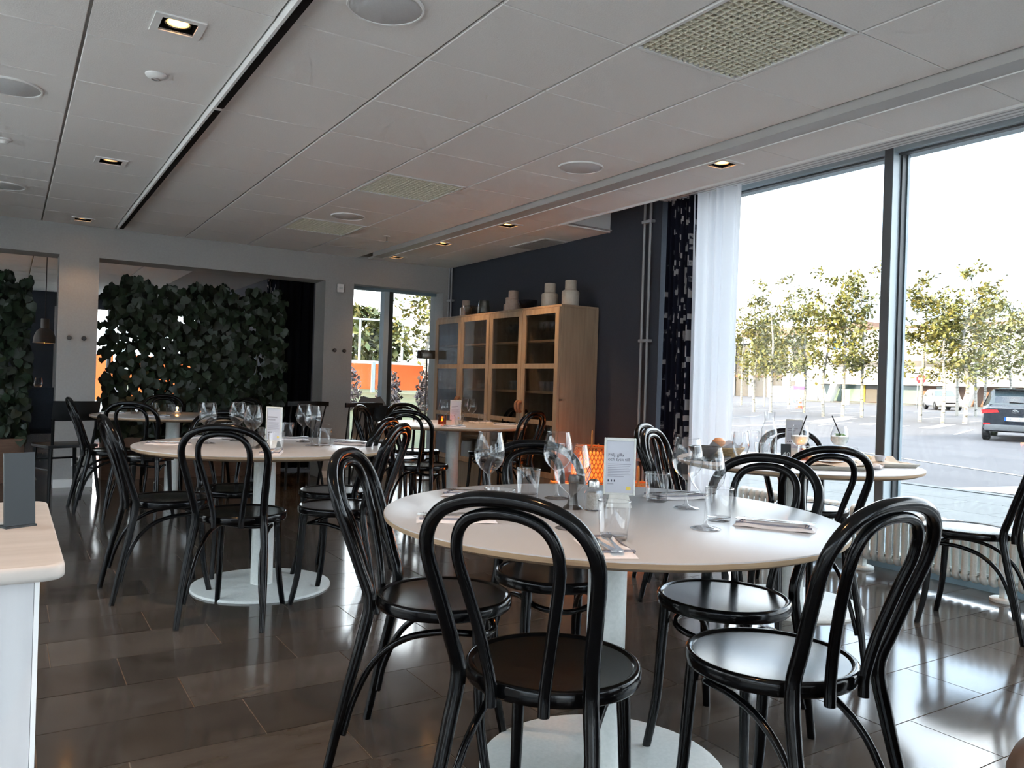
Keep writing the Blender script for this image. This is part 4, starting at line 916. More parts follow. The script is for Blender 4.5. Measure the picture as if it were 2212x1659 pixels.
def spindle_chair(lab, loc, rz):
    t = thing('spindle_chair', lab, 'chair', loc, rz, 'black spindle-back chairs'); bm_ = M['blackmatte']
    MB().prism([(-.2, -.19), (.2, -.19), (.22, .12), (.18, .2), (-.18, .2), (-.22, .12)], .435, .462).build('seat', bm_, t, bevel=.008)
    P = [(-.23, -.245, .83), (-.12, -.27, .835), (0, -.275, .835), (.12, -.27, .835), (.23, -.245, .83)]
    m = MB()
    for a, b in zip(P, P[1:]): m.add([(a[0], a[1]-.012, a[2]-.022), (b[0], b[1]-.012, b[2]-.022), (b[0], b[1]+.012, b[2]-.022), (a[0], a[1]+.012, a[2]-.022), (a[0], a[1]-.012, a[2]+.022), (b[0], b[1]-.012, b[2]+.022), (b[0], b[1]+.012, b[2]+.022), (a[0], a[1]+.012, a[2]+.022)], [(0, 1, 5, 4), (2, 3, 7, 6), (4, 5, 6, 7), (3, 2, 1, 0), (0, 4, 7, 3), (1, 2, 6, 5)])
    m.build('crest_rail', bm_, t)
    for k in range(6): x = -.18+.072*k; MB().tube([(x*.9, -.17, .45), (x*1.08, -.26-.01*(1-abs(x)/.2), .82)], .0075, 6).build('spindle', bm_, t)
    for s in (-1, 1):
        MB().tube([(s*.16, -.15, .44), (s*.21, -.23, 0)], [.017, .012], 8).build('leg', bm_, t); MB().tube([(s*.16, .15, .44), (s*.20, .21, 0)], [.017, .012], 8).build('leg', bm_, t)
spindle_chair('black spindle-back chair left of the far window', (2.93, 7.70, 0), .30)
spindle_chair('black spindle-back chair in front of the black curtain', (2.42, 7.85, 0), .25)
t = thing('shell_chair', 'dark shell chair with a rounded back by the far window', 'chair', (3.36, 8.06, 0), 2.9)
MB().grid(lambda u, v: ((u-.5)*(.42 if v < .55 else .42*(1-((v-.55)/.45)**3*.55)), (.20-.38*v/.5 if v < .5 else -.18-.10*(v-.5)), .44-.02*sin(pi*u)+(.0 if v < .42 else (v-.42)*.80)-.02*sin(pi*v)), 14, 18).build('shell', M['plastic'], t, smooth=True, angle=80)
for s in (-1, 1): MB().tube([(s*.13, -.1, .43), (s*.2, -.2, 0)], .010, 8).build('leg', M['cola'], t); MB().tube([(s*.13, .1, .43), (s*.2, .2, 0)], .010, 8).build('leg', M['cola'], t)
# ================================================================== serving counter on the left
t = thing('serving_counter', 'pale counter with white panelled body at the left edge', 'counter', (0, 0, 0))
bm_ = MB().prism([(-.9, 1.10), (.045, 1.10), (.060, 1.106), (.066, 1.12), (.066, 1.63), (.058, 1.648), (.045, 1.655), (-.9, 1.655)], .830, .85).build('worktop', M['counter'], t, bevel=.006, seg=3)
MB().box(-.9, .034, 1.125, 1.63, 0, .830).build('body', M['counterbody'], t); MB().box(.0345, .040, 1.125, 1.63, 0, .830).build('edge_strip', M['white'], t)
t = thing('sign_holder', 'dark acrylic sign holder standing on the pale counter', 'sign holder', (.021, 1.385, .85), .42)
MB().obox((0, .004, .055), (.043, .003, .11), rx=-.07).build('panel', M['slate'], t); MB().box(-.0215, .0215, -.006, .020, 0, .003).build('foot', M['slate'], t)
# ================================================================== brown leather armchair at the right edge (only its rounded arm shows)
t = thing('leather_armchair', 'rounded brown leather arm of a chair at the lower right edge', 'armchair', (1.62, .36, 0), .2)
MB().box(-.12, .36, -.28, .28, .12, .44).build('seat', M['brownleather'], t, bevel=.05, seg=4)
MB().box(-.36, -.20, -.30, .30, .12, .60).build('armrest', M['brownleather'], t, bevel=.07, seg=5); MB().box(.37, .50, -.30, .30, .12, .60).build('armrest', M['brownleather'], t, bevel=.06, seg=5)
MB().box(-.2, .36, -.46, -.30, .12, .78).build('backrest', M['brownleather'], t, bevel=.06, seg=4)
for sx in (-.28, .43):
    for sy in (-.38, .22): MB().tube([(sx, sy, 0), (sx, sy, .13)], .02, 10).build('leg', M['cola'], t)
# ================================================================== plant walls in the openings
lv = [(0, 0, 0), (0, -.3, -.04), (0, -.65, -.06), (0, -1, -.18), (.34, .10, .05), (.50, -.20, .07), (.34, -.62, .02), (-.34, .10, .05), (-.50, -.20, .07), (-.34, -.62, .02)]
lf = [(0, 4, 5, 1), (1, 5, 6, 2), (2, 6, 3), (0, 1, 8, 7), (1, 2, 9, 8), (2, 3, 9)]
leaf_me = MB().add(lv, lf).mesh('leaf', M['leaf'], smooth=True, angle=80)
def plant_wall(x0, x1, yc, top, lab, n, seed, light_left):
    rg = random.Random(seed); t = thing('plant_wall', lab, 'plant', ((x0+x1)/2, yc, 0), 0, 'leafy plant walls'); xc = (x0+x1)/2; w = x1-x0
    MB().box(-w/2+.02, w/2-.02, -.14, .14, 0, .42).build('planter', M['planter'], t, bevel=.006)
    for k in range(9): 
        x = -w/2+.08+k*(w-.16)/8; MB().tube([(x+.01*sin(z*3+k), .02*cos(z*4+k), .42+z*(top-.52)/4) for z in range(5)], .006, 6).build('stem', M['stem'], t)
    pts = []
    while len(pts) < n:
        u = rg.random(); z = .40+(top-.40)*rg.random()
        edge = .05*sin(z*9+seed)+.04*sin(z*23)
        tp = top-.04+.06*sin(u*17+seed)+.05*sin(u*41)-.10*(u > .86)*(u-.86)/.14-.16*max(0, .10-u)/.10
        if z > tp: continue
        x = -w/2+edge*(1 if u < .2 else 0)+u*w
        # thinner lower left, where daylight shows through
        if light_left and u < .42 and z < 1.55 and rg.random() < .62*(1-u/.42)**.5: continue
        if light_left and .78 < u < .90 and z < 1.7 and rg.random() < .5: continue
        pts.append((x, rg.uniform(-.15, .13), z))
    pts.sort(key=lambda p: p[1])
    M3 = lambda: Matrix.Rotation(rg.uniform(-.7, .7), 3, 'Z') @ Matrix.Rotation(pi/2+rg.uniform(-.75, .35), 3, 'X') @ Matrix.Rotation(rg.uniform(-.9, .9), 3, 'Z')
    F = Matrix.Rotation(0, 3, 'X')
    m = MB()
    for i, p in enumerate(pts):
        s = rg.uniform(.058, .112); R = Matrix.Rotation(rg.uniform(-.8, .8), 3, 'Z') @ Matrix.Rotation(pi/2-rg.uniform(-.25, .7), 3, 'X') @ Matrix.Rotation(rg.uniform(-.9, .9), 3, 'Z')
        if i < 290:
            o = obj('leaf', leaf_me, t, p); o.scale = (s,)*3; o.rotation_euler = R.to_euler()
        else: m.add([Vector(p)+R @ (Vector(v)*s) for v in lv], lf)
    stuff(m.build('foliage', M['leaf'], t, smooth=True, angle=80)); return t
plant_wall(.79, 2.62, 9.0, 2.07, 'wide dark green wall of heart-shaped leaves filling the larger opening', 3000, 5, True)
plant_wall(-.75, .17, 9.0, 2.05, 'dark green leafy plant wall in the opening at the left photo edge', 1700, 9, False)
# ---- black curtains at the right of the large opening
cu = drape('patterned_curtain', M['curtain_pat'], 'narrow dark patterned curtain strip right of the large plant wall', 'curtain', 0, -.15, .15, .03, 2.40, 4, .02); cu.location = (2.66, 9.32, 0); cu.rotation_euler = (0, 0, pi/2)
cu = drape('black_curtain', M['curtain_black'], 'plain black curtain at the right side of the large opening', 'curtain', 0, -.22, .22, .03, 2.40, 5, .03); cu.location = (2.80, 9.20, 0); cu.rotation_euler = (0, 0, pi/2)
# ================================================================== next room: pendant, table, chairs
t = thing('pendant_lamp', 'taupe metal pendant lamp hanging in the next room at the left', 'pendant lamp', (.36, 11.0, 0))
MB().tube([(0, 0, 1.68), (0, 0, H)], .005, 6).build('cable', M['cola'], t); MB().lathe([(0, 1.69), (.042, 1.69), (.045, 1.68), (.045, 1.585), (.042, 1.575)], 32).build('neck', M['lampshade'], t, smooth=True)
MB().lathe([(.040, 1.58), (.085, 1.545), (.112, 1.48), (.122, 1.40), (.119, 1.40), (.108, 1.475), (.08, 1.535), (.04, 1.57)], 40, closed=True).build('shade', M['lampshade'], t, smooth=True)
MB().lathe([(0, 1.40), (.03, 1.42), (.03, 1.46), (0, 1.48)], 20).build('bulb', M['lamp'], t, smooth=True); spot(t, 1.40, 25, 2.2)
t = thing('long_table', 'wooden dining table under the pendant lamp in the next room', 'table', (.05, 11.0, 0))
MB().box(-.75, .75, -.42, .42, .74, .775).build('tabletop', M['ply'], t, bevel=.004)
for sx in (-.68, .68):
    for sy in (-.36, .36): MB().box(sx-.03, sx+.03, sy-.03, sy+.03, 0, .74).build('leg', M['ply'], t)
put('wine_glass', wine, .30, 10.75, .775, 0, 'wine glass under the pendant lamp in the next room', 'wine glass', 'glasses in the next room'); put('tumbler', tumb, .14, 10.75, .775, 0, 'tumbler beside the wine glass in the next room', 'tumbler', 'glasses in the next room')
t = thing('upholstered_chair', 'blue-grey upholstered chair with pale legs at the left opening', 'chair', (.30, 9.75, 0), .2)
MB().box(-.21, .21, -.21, -.16, .42, .90).build('backrest', M['upholstery'], t, bevel=.015); MB().box(-.21, .21, -.21, .21, .42, .49).build('seat', M['upholstery'], t, bevel=.015)
for sx in (-1, 1):
    for sy in (-1, 1): MB().tube([(sx*.18, sy*.17, .43), (sx*.21, sy*.20, 0)], [.018, .013], 8).build('leg', M['rail'], t)
# ================================================================== outdoors: ground
def gz(x): return -.22 if x < 22 else -.22+(x-22)*.0108
m = MB(); xs = [4.86, 10.7, 22, 46, 70, 160]
for a, b in zip(xs, xs[1:]): m.add([(a, -90, gz(a) if a > 5 else -.14), (b, -90, gz(b)), (b, 260, gz(b)), (a, 260, gz(a) if a > 5 else -.14)], [(0, 1, 2, 3)])
g_ = struct('ground_car_park', m, M['asphalt'])
struct('ground_added_bounce', MB().box(-90, 4.86, -90, YB-.2, -.4, -.16).box(-90, XL-.2, YB-.2, YF, -.4, -.16), M['bounce_ground'])  # unseen pale ground, added to reflect skylight up to the ceiling
struct('wall_sun_block', MB().box(-44, -34, -60, 80, -.2, 11), M['wallgrey'])  # unseen block, added to keep the low sun off the left glazing
struct('ground_yard', MB().box(-60, 4.86, YR2+.2, 260, -.4, -.2).box(-60, XL2-.2, YF, YR2+.2, -.4, -.2), M['bounce_ground'])
# pavement slabs along the window
pv = struct('pavement', MB().box(4.87, 10.55, -30, 8.6, -.35, -.145), M['grout'])
slab = MB().box(0, .892, 0, .592, 0, .03).mesh('slab', M['paving'])
far_slabs = MB()
for i in range(6):
    for j in range(-50, 14):
        x, y = 4.89+i*.94, .62*j+(.3 if i % 2 else 0)
        if -1 < j < 13: o = obj('slab', slab, pv, (x, y, -.15)); o.scale = (1.045, 1.04, 1)
        else: far_slabs.box(x, x+.93, y, y+.612, -.15, -.12)
stuff(far_slabs.build('slab', M['paving'], pv))
MB().box(10.5, 10.68, -30, 8.6, -.35, -.11).build('kerb', M['paving'], pv)
# road markings
def line(a, b, w, lab):
    a, b = Vector((*a, 0)), Vector((*b, 0)); d = (b-a).normalized(); n = Vector((-d.y, d.x, 0))*w/2
    P = [a-n, b-n, b+n, a+n]; m = MB().add([(p.x, p.y, gz(p.x)+.004) for p in P]+[(p.x, p.y, gz(p.x)+.010) for p in P], [(0, 1, 2, 3), (4, 5, 6, 7), (0, 1, 5, 4), (1, 2, 6, 5), (2, 3, 7, 6), (3, 0, 4, 7)])
    return m.build('marking', M['roadpaint'], g_)
line((16.6, 11.4), (14.2, 5.4), .12, '')
for k in range(9): line((26.5+.6*k*.2, 33-k*2.6), (31.5, 34.6-k*2.6), .12, '')
for k in range(9): line((39, 36-k*2.6), (44, 37.4-k*2.6), .12, '')
for k in range(8): line((50, 46-k*2.7), (55, 47.3-k*2.7), .12, '')
for a, b in [((28.4, 21.1), (35.8, 24.5)), ((29.6, 22.2), (37.4, 25.7)), ((30.4, 17.6), (35.0, 19.2)), ((22.8, 20.4), (26.3, 20.9)), ((29.9, 19.9), (32.1, 20.8))]: line(a, b, .5, '')
MB().add([(11.56, 6.3, -.212), (13.6, 5.9, -.212), (13.6, 3.0, -.212), (12.2, 3.0, -.212)], [(0, 1, 2, 3)]).build('marking', M['roadpaint'], g_)
MB().add([(11.2, 8.6, -.212), (11.75, 8.4, -.212), (11.5, 6.8, -.212), (11.3, 6.8, -.212)], [(0, 1, 2, 3)]).build('marking', M['roadpaint'], g_)
# ---- birches
def birch_meshes(seed):
    rg = random.Random(seed); Ht = 8.0; tr = MB(); lf_ = MB()
    P = catmull([(0, 0, -.1), (rg.uniform(-.06, .06), rg.uniform(-.06, .06), 2), (rg.uniform(-.12, .12), rg.uniform(-.12, .12), 4.2), (rg.uniform(-.2, .2), rg.uniform(-.2, .2), 6.2), (rg.uniform(-.3, .3), rg.uniform(-.3, .3), Ht)], 5)
    tr.tube(P, [.085*(1-.88*max(0, p.z)/Ht)+.006 for p in P], 8)
    br = MB()
    for k in range(32):
        z = rg.uniform(2.1, 7.6); q = min(P, key=lambda p: abs(p.z-z)); a = rg.uniform(0, 6.283); L = rg.uniform(.7, 1.6)*(1.15-.55*(z/Ht)); rise = rg.uniform(.3, .9)
        e = Vector((cos(a)*L, sin(a)*L, L*rise)); pts = [q+e*t+Vector((0, 0, -.10*t*t)) for t in (0, .35, .7, 1)]
        br.tube(pts, [.018, .013, .008, .004], 5)
        cnt = int(rg.uniform(28, 66)*(1 if z > 3 else .5))
        for _ in range(cnt):
            t_ = rg.uniform(.3, 1.15); p = q+e*t_+Vector((rg.gauss(0, .16), rg.gauss(0, .16), rg.gauss(-.05, .15))); s = rg.uniform(.08, .15)
            R = Matrix.Rotation(rg.uniform(0, 6.28), 3, 'Z') @ Matrix.Rotation(rg.uniform(-1.2, 1.2), 3, 'X') @ Matrix.Rotation(rg.uniform(-.6, .6), 3, 'Y')
            lf_.add([p+R @ (Vector(v)*s) for v in ((-.6, 0, 0), (0, -1.1, .1), (.6, 0, 0), (0, 1.1, .1))], [(0, 1, 2, 3)])
    return tr.mesh('trunk', M['bark'], smooth=True), br.mesh('branches', M['bark'], smooth=True), lf_.mesh('foliage', M['birchleaf'])
bms = [birch_meshes(s) for s in (1, 2, 3, 4, 5)]
trees = [(47.1, 41.7, .95, 'thin young birch leftmost in the large window beside the white curtain'), (36.1, 31.0, .92, 'young birch with a bright trunk, second from the white curtain'), (46.6, 39.1, .95, 'small young birch in the rear row, left pane near the curtain'), (36.2, 29.9, 1.0, 'young birch with a dense crown, left pane, third bright trunk'), (43.5, 34.5, 1.02, 'young birch left of the traffic cone'), (38.8, 29.7, 1.0, 'young birch just right of the traffic cone'), (35.4, 25.9, 1.05, 'young birch in front of the white building, left of its V column'), (35.7, 25.0, .98, 'young birch in front of the sign on the white building'), (37.0, 24.8, 1.02, 'young birch nearest the window column on its left'),
    (36.1, 21.2, 1.08, 'young birch just right of the window column'), (35.5, 19.8, .95, 'young yellowish birch in front of the white car'), (36.4, 19.3, 1.1, 'tall young birch in the middle of the right pane'), (46.7, 25.2, 1.0, 'young birch in the rear row behind the right pane centre'), (47.4, 24.5, 1.0, 'young birch in the rear row left of the dark car'), (49.5, 25.1, 1.05, 'young birch behind the left tail light of the dark car'), (50.5, 24.2, 1.0, 'young birch rising behind the dark car'), (41, 18.6, 1.1, 'young birch at the right photo edge above the dark car'), (44.5, 36.8, .95, 'young birch in the rear row left of the grey kiosk')]
rg = random.Random(4)
for k, (x, y, s, l) in enumerate(trees):
    t = thing('birch_tree', l, 'tree', (x, y, gz(x)), rg.uniform(0, 6.28), 'young birches in the car park'); t.scale = (s, s, s*rg.uniform(.95, 1.05)*(.78 if k in (9, 10, 11, 16) else .92)); b = bms[k % 5]
    obj('trunk', b[0], t); obj('branches', b[1], t); stuff(obj('foliage', b[2], t))
# ---- white building with V columns
t = thing('white_building', 'white two-storey building with V-shaped columns across the car park', 'building', (70, 0, gz(70)))
MB().box(0, 18, 18, 53.3, 1.85, 7.1).build('upper_storey', M['facade'], t)
MB().box(1.8, 17, 18, 52.9, 0, 1.85).build('ground_storey', M['brown'], t)
MB().box(-1.2, 18, 18, 53.6, -.15, .10).build('kerb', M['paving'], t)
MB().box(-.03, .2, 38, 50.3, 3.55, 4.1).build('window_band', M['facadedark'], t)
MB().box(4, 12, 30, 52.4, 7.1, 7.7).build('roof_storey', M['brown'], t); MB().box(3.4, 6, 49.0, 50.6, 7.1, 8.3).build('chimney', M['brown'], t)
y = 52.6; rgb = random.Random(2)
for k in range(18):
    wd = rgb.uniform(1.2, 2.2); c = ['shopglass', 'brown', 'facadedark', 'shopglass', 'brown', 'shopglass', 'yellow'][(k*3+k//4) % 7] if k else 'shopglass'
    if c == 'yellow': wd = .5
    MB().box(1.72, 1.8, y-wd, y-.06, .14, 1.8).build('shop_window', M[c], t); y -= wd
for yc in (51.2, 37.6, 25.0):
    for s in (-1, 1):
        MB().add([(.1, yc+s*.02, .05), (.1, yc+s*.55, .05), (.1, yc+s*1.35, 1.86), (.1, yc+s*.62, 1.86), (.7, yc+s*.02, .05), (.7, yc+s*.55, .05), (.7, yc+s*1.35, 1.86), (.7, yc+s*.62, 1.86)], [(0, 1, 2, 3), (4, 5, 6, 7), (0, 1, 5, 4), (1, 2, 6, 5), (2, 3, 7, 6), (3, 0, 4, 7)]).build('column', M['facade'], t)
sg_ = MB().box(-.12, 0, 47.9, 50.25, 5.35, 6.2).build('sign', M['blue'], t)
m = MB().lathe([(0, 0), (1, 0), (1, .04), (0, .04)], 40).build('sign_oval', M['yellow'], sg_, loc=(-.13, 49.07, 5.775)); m.scale = (.40, 1.13, 1); m.rotation_euler = (0, -pi/2, 0)
RM = lambda y_, z_, x_: Matrix.Translation((x_, y_, z_)) @ Matrix(((0, 0, -1, 0), (-1, 0, 0, 0), (0, 1, 0, 0), (0, 0, 0, 1)))
text('IKEA', .62, M['blue'], sg_, RM(49.07, 5.775, -.19)); text('MUSEUM', .42, M['printgrey'], t, RM(49.07, 5.0, -.02))
t = thing('dark_building', 'dark glazed building with a white roof band behind the birches', 'building', (86, 0, gz(86)))
MB().box(0, 20, 55.5, 100, 0, 7.2).build('glazed_front', M['facadedark'], t); MB().box(-1.0, 20, 55, 100, 7.2, 8.0).build('roof_band', M['facade'], t); MB().box(4, 18, 58, 80, 8.0, 9.6).build('roof_storey', M['brown'], t)
for k in range(12): MB().box(-.6, -.2, 58+3.2*k, 58.4+3.2*k, 0, 7.2).build('column', M['facade'], t)
MB().box(-.1, .02, 57, 98, 2.6, 2.9).build('transom', M['brown'], t)
t = thing('low_annex', 'low white annex between the dark and the white building', 'building', (74, 0, gz(74)))
MB().box(0, 8, 55.0, 59.6, 0, 2.9).build('wall', M['facade'], t); MB().box(-.1, 8.1, 54.9, 59.7, 2.9, 3.05).build('roof_edge', M['facade'], t); MB().box(-.03, .0, 57.9, 58.7, 0, 2.1).build('door', M['facadedark'], t)
# ---- cars: front along +y, rear at y=0
def car(name, lab, loc, rz, paint, L, Hh, Wd, suv, plate):
    t = thing(name, lab, 'car', loc, rz); h = Wd/2; k = Hh/1.65
    st = [(0, .40, 1.0, 1.02, .90), (.05, .34, 1.03, 1.10, .93), (.16, .30, 1.05, 1.26, .95), (.42, .28, 1.05, 1.60, .97), (.8, .27, 1.05, 1.65, .99), (1.7, .27, 1.04, 1.66, 1), (2.3, .27, 1.02, 1.58, 1), (2.95, .27, 1.0, 1.14, 1), (3.1, .27, .99, 1.03, .99), (3.9, .28, .92, .96, .96), (4.25, .32, .78, .82, .90), (4.38, .40, .62, .66, .82)]
    vs = []; fs = []; n = 12
    for (y, zb, zbelt, zt, w) in st:
        y = y*L/4.38; wr = h*w*(.70 if zt > 1.2 else .80+.1*(zt < 1.06)); hw = h*w
        half = [(hw*.86, zb*k), (hw*.98, (zb+.12)*k), (hw, .62*k), (hw*.97, zbelt*k), (wr+.04, max(zt-.06, zbelt)*k), (wr-.08, zt*k)]
        vs += [(x, y, z) for x, z in half]+[(-x, y, z) for x, z in half[::-1]]
    for i in range(len(st)-1):
        for j in range(n): fs.append((i*n+j, i*n+(j+1) % n, i*n+n+(j+1) % n, i*n+n+j))
    fs += [tuple(range(n)), tuple((len(st)-1)*n+j for j in range(n))[::-1]]
    MB().add(vs, fs).build('body', M[paint], t, smooth=True, angle=28)
    yl = L/4.38
    def quad(nm, pts, m_): MB().add(pts+[(p[0], p[1]+.004, p[2]+.002) for p in pts], [(0, 1, 2, 3), (4, 5, 6, 7), (0, 1, 5, 4), (1, 2, 6, 5), (2, 3, 7, 6), (3, 0, 4, 7)]).build(nm, M[m_], t)
    quad('rear_window', [(-h*.76, .075*yl, 1.14*k), (h*.76, .075*yl, 1.14*k), (h*.64, .385*yl, 1.56*k), (-h*.64, .385*yl, 1.56*k)], 'carglass')
    quad('windscreen', [(h*.80, 2.97*yl, 1.145*k), (-h*.80, 2.97*yl, 1.145*k), (-h*.62, 2.34*yl, 1.58*k), (h*.62, 2.34*yl, 1.58*k)], 'carglass')
    for s in (-1, 1):
        MB().add([(s*h*.985, .55*yl, 1.08*k), (s*h*.985, 2.75*yl, 1.06*k), (s*h*.80, 2.25*yl, 1.53*k), (s*h*.78, .75*yl, 1.56*k)], [(0, 1, 2, 3)]).build('side_window', M['carglass'], t)
        for yy in (.85*yl, 3.55*yl):
            w_ = MB().lathe([(.14, -.10), (.30, -.11), (.335, -.08), (.335, .08), (.30, .11), (.14, .10)], 32).build('wheel', M['rubber'], t, loc=(s*(h-.12), yy, .335), smooth=True); w_.rotation_euler = (0, pi/2, 0)
            r_ = MB().lathe([(0, -.09), (.20, -.10), (.22, -.08), (.22, .08), (.20, .10), (0, .09)], 20).build('rim', M['chrome'], w_, smooth=True)
        MB().box(s*h*.97-.10, s*h*.97+.10, 2.5*yl, 2.62*yl, 1.03*k, 1.15*k).build('mirror', M[paint], t, bevel=.03)
        MB().add([(s*h*.94, .0, .97*k), (s*h*.50, -.012, .98*k), (s*h*.45, -.012, .90*k), (s*h*.95, .0, .84*k), (s*h*1.0, .22, .96*k), (s*h*1.0, .22, .86*k)], [(0, 1, 2, 3), (0, 3, 5, 4)]).build('tail_light', M['red'], t)
        MB().box(s*h*.80-.09, s*h*.80+.09, -.02, .02, .50*k, .56*k).build('reflector', M['red'], t)
        MB().add([(s*h*.80, 4.24*yl, .74*k), (s*h*.40, 4.36*yl, .70*k), (s*h*.42, 4.38*yl, .63*k), (s*h*.84, 4.26*yl, .64*k)], [(0, 1, 2, 3)]).build('headlight', M['chrome'], t)
    MB().box(-h*.86, h*.86, -.05, .12, .33*k, .52*k).build('rear_bumper', M['plastic'], t, bevel=.04); MB().box(-h*.84, h*.84, 4.22*yl, 4.41*yl, .30*k, .46*k).build('front_bumper', M['plastic'], t, bevel=.04)
    MB().box(-h*.6, h*.6, 4.33*yl, 4.40*yl, .50*k, .62*k).build('grille', M['dark'], t)
    MB().box(-h*.62, h*.62, .22*yl, .46*yl, 1.585*k, 1.63*k).build('spoiler', M[paint if not suv else 'dark'], t, bevel=.012)
    MB().obox((.05, .11, 1.20*k), (.42, .02, .035), rx=.8, ry=.06).build('wiper', M['dark'], t)
    rp = MB().box(-.27, .27, -.035, -.02, .64*k, .755*k).build('number_plate', M['plate'], t)
    fp = MB().box(-.27, .27, 4.405*yl, 4.42*yl, .40*k, .50*k).build('number_plate', M['plate'], t)
    if plate:
        text(plate, .105, M['print'], rp, Matrix.Translation((.02, -.0365, .697*k)) @ Matrix.Rotation(pi/2, 4, 'X')); MB().box(-.27, -.215, -.037, -.034, .64*k, .755*k).build('band', M['blue'], rp)
        e_ = MB().tube([(.075*cos(a*pi/12), -.02, .93*k+.048*sin(a*pi/12)) for a in range(24)], .009, 6, closed=True); e_.tube([(-.035, -.02, .905*k), (-.02, -.02, .955*k)], .008, 6); e_.tube([(.02, -.02, .905*k), (.035, -.02, .955*k)], .008, 6); e_.tube([(-.028, -.02, .925*k), (.028, -.02, .937*k)], .008, 6); e_.build('emblem', M['chrome'], t)
    return t
d = atan2(25.6, 12.0)
car('suv_car', 'dark blue-black SUV seen from behind at the right photo edge', (25.56, 12.07, gz(25.5)), -(d)-.05, 'carblack', 4.4, 1.62, 1.82, True, 'FDP 567')
car('white_car', 'white car facing the viewer in front of the white building', (60.8, 34.6, gz(60)), -(atan2(58.6, 33.4))+pi+.25, 'carwhite', 4.3, 1.50, 1.8, False, '')
# ---- cone, kiosk, posts
t = thing('traffic_cone', 'red and white traffic cone in the car park', 'traffic cone', (46.5, 35.9, gz(46.5)))
MB().box(-.22, .22, -.22, .22, 0, .04).build('base', M['conered'], t)
for k, mm_ in enumerate(('conered', 'plate', 'conered', 'plate', 'conered')): MB().lathe([(.15-.026*k, .04+.15*k), (.15-.026*(k+1), .04+.15*(k+1))], 20).build('band', M[mm_], t, smooth=True)
t = thing('grey_kiosk', 'grey metal box beside the traffic cone at the far end', 'kiosk', (62.6, 50.4, gz(62.6))); MB().box(-.5, .5, -1.2, 1.0, 0, 1.5).build('body', M['greybox'], t, bevel=.03); MB().box(-.53, -.5, -1.1, -.1, .1, 1.4).build('door', M['greybox'], t); MB().box(-.53, -.5, .0, .95, .1, 1.4).build('door', M['greybox'], t)
t = thing('white_bollard', 'white bollard post in front of the V-shaped column', 'bollard', (60.9, 42.4, gz(60.9))); MB().box(-.2, .2, -.25, .25, 0, 1.3).build('body', M['plate'], t, bevel=.03); MB().box(-.22, .22, -.27, .27, 1.3, 1.36).build('cap', M['greybox'], t)
t = thing('purple_banner', 'purple banner on posts beside the grey kiosk', 'banner', (60.5, 46.9, gz(60.5)))
for yy in (-.6, 0, .6): MB().tube([(0, yy, 0), (0, yy, 1.5)], .03, 8).build('post', M['chrome'], t)
MB().box(-.02, .02, -.65, .65, 1.2, 1.55).build('cloth', mat('purple_cloth', (.25, .06, .42), .7), t)
t = thing('road_sign', 'red no-entry sign on a pole right of the window column', 'road sign', (60, 35.5, gz(60))); MB().tube([(0, 0, 0), (0, 0, 3.0)], .04, 8).build('pole', M['chrome'], t)
o = MB().lathe([(0, 0), (.38, 0), (.38, .03), (0, .03)], 28).build('disc', M['red'], t, loc=(-.05, -.3, 2.3)); o.rotation_euler = (0, -pi/2, 0); MB().box(-.09, -.08, -.52, -.08, 2.25, 2.35).build('bar', M['plate'], t)
# ---- lawn, shrubs, banner fence and trees beyond the far window
def lz(y): return -.2 if y < 12 else -.2+min(.75, (y-12)*.045)
m = MB(); m.grid(lambda u, v: (3.2+u*(3.5+v*26), YF+.33+v*34, lz(YF+.33+v*34)+.05*sin(u*30)*sin(v*23)*v), 40, 40)
struct('ground_lawn', m, M['lawn'])
def shrub(x, y, z, r, h, m_, lab, n, seed, nm='shrub', cat='shrub', trunk=0):
    rg = random.Random(seed); t = thing(nm, lab, cat, (x, y, z)); m = MB()
    for _ in range(n):
        a, q = rg.uniform(0, 6.28), rg.random()**.5; zz = rg.random(); rr = r*(1-.75*abs(zz-.45)**1.6*1.6)*q
        p = Vector((rr*cos(a), rr*sin(a), trunk+zz*h)); s = rg.uniform(.6, 1.3)*(.05+.028*r)*(2.2 if r > 1.2 else 1); R = Matrix.Rotation(rg.uniform(0, 6.28), 3, 'Z') @ Matrix.Rotation(rg.uniform(-1.3, 1.3), 3, 'X')
        m.add([p+R @ (Vector(v)*s) for v in ((-.7, 0, 0), (0, -1.2, .1), (.7, 0, 0), (0, 1.2, .1))], [(0, 1, 2, 3)])
    stuff(m.build('foliage', m_, t))
    MB().tube([(0, 0, -.1), (.03, .02, trunk+h*.7)], [.02+.03*r, .01], 6).build('stem', M['stem'], t); return t
for k in range(9):
    x = 8.1+k*.43; y = 21.5+1.0*sin(k*2.1)
    shrub(x, y, lz(y), .36+.1*sin(k*3), 1.0+.2*cos(k*5), M['shrub'], ['dusky purple shrub leftmost behind the far window glass', 'dusky purple shrub second from left on the lawn', 'dusky purple shrub third from left on the lawn', 'dusky purple shrub left of the window bar on the lawn', 'dusky purple shrub behind the window bar', 'dusky purple shrub right of the window bar', 'dusky purple shrub left of the floor lamp pole', 'dusky purple shrub behind the floor lamp pole', 'dusky purple shrub rightmost on the lawn'][k], 420, k)
t = thing('banner_fence', 'orange banner fence along the far edge of the lawn', 'fence', (0, 30.0, lz(30)))
for k in range(7):
    MB().box(5+2.5*k, 5+2.5*k+2.3, -.02, .02, .15, 1.18).build('banner', M['orange'], t); MB().box(5+2.5*k-.16, 5+2.5*k-.04, -.06, .06, 0, 1.25).build('post', M['greybox'], t)
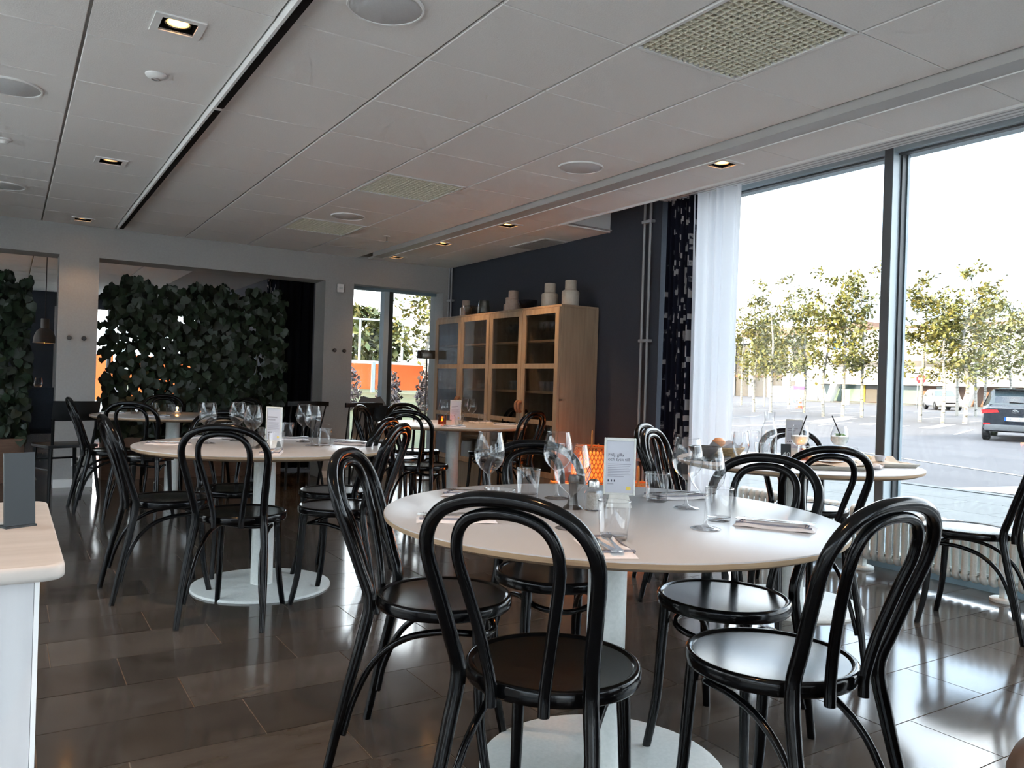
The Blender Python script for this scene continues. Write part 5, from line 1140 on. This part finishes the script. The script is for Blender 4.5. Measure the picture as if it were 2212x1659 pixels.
MB().box(4.8, 22.5, -.015, .015, 1.18, 1.30).build('rail', M['plate'], t)
t = thing('banner_fence', 'orange banner behind the windows of the next room', 'fence', (0, 24, -.2))
for k in range(4): MB().box(-1+1.9*k, -1+1.9*k+1.5, -.02, .02, .5, 1.75).build('banner', M['orange'], t); MB().box(-1.2+1.9*k, -1.1+1.9*k, -.06, .06, 0, 1.9).build('post', M['greybox'], t)
shrub(15.6, 40, .5, 1.9, 4.2, M['hedge'], 'dense dark green tree left in the far window', 1500, 21, 'dense_tree', 'tree', .2); shrub(17.6, 41, .5, 1.5, 3.6, M['hedge'], 'dense yellow-green tree beside the window bar in the far window', 1300, 22, 'dense_tree', 'tree', .2); shrub(12.6, 42, .5, 1.8, 3.4, M['hedge'], 'dense green tree at the left edge of the far window', 1200, 23, 'dense_tree', 'tree', .2)
t = thing('birch_tree', 'tall light green birch seen through the right pane of the far window', 'tree', (13.3, 27.0, lz(27)), 1.0, 'birches beyond the lawn'); t.scale = (1.05, 1.05, .72)
for nm, me in zip(('trunk', 'branches', 'foliage'), bms[1]): obj(nm, me, t)
stuff(t.children[-1])
t = thing('birch_tree', 'smaller light green birch at the right edge of the far window', 'tree', (15.0, 28.3, lz(28)), 2.0, 'birches beyond the lawn'); t.scale = (1.1, 1.1, .62)
for nm, me in zip(('trunk', 'branches', 'foliage'), bms[3]): obj(nm, me, t)
stuff(t.children[-1])
for (x, z1, lab) in [(13.75, 3.9, 'pale street lamp left in the far window'), (15.9, 4.95, 'tall street lamp behind the bar of the far window')]:
    t = thing('street_lamp', lab, 'street lamp', (x, 35, .5)); MB().tube([(0, 0, 0), (0, 0, z1-.5)], .06, 8).build('pole', M['greybox'], t)
    for s in (-1, 1): MB().box(s*.15-.0, s*.95, -.12, .12, z1-.55, z1-.46).build('lamp_head', M['greybox'], t) if s > 0 else MB().box(-.95, -.15, -.12, .12, z1-.55, z1-.46).build('lamp_head', M['greybox'], t)
    MB().tube([(-.2, 0, z1-.5), (.2, 0, z1-.5)], .03, 6).build('arm', M['greybox'], t)
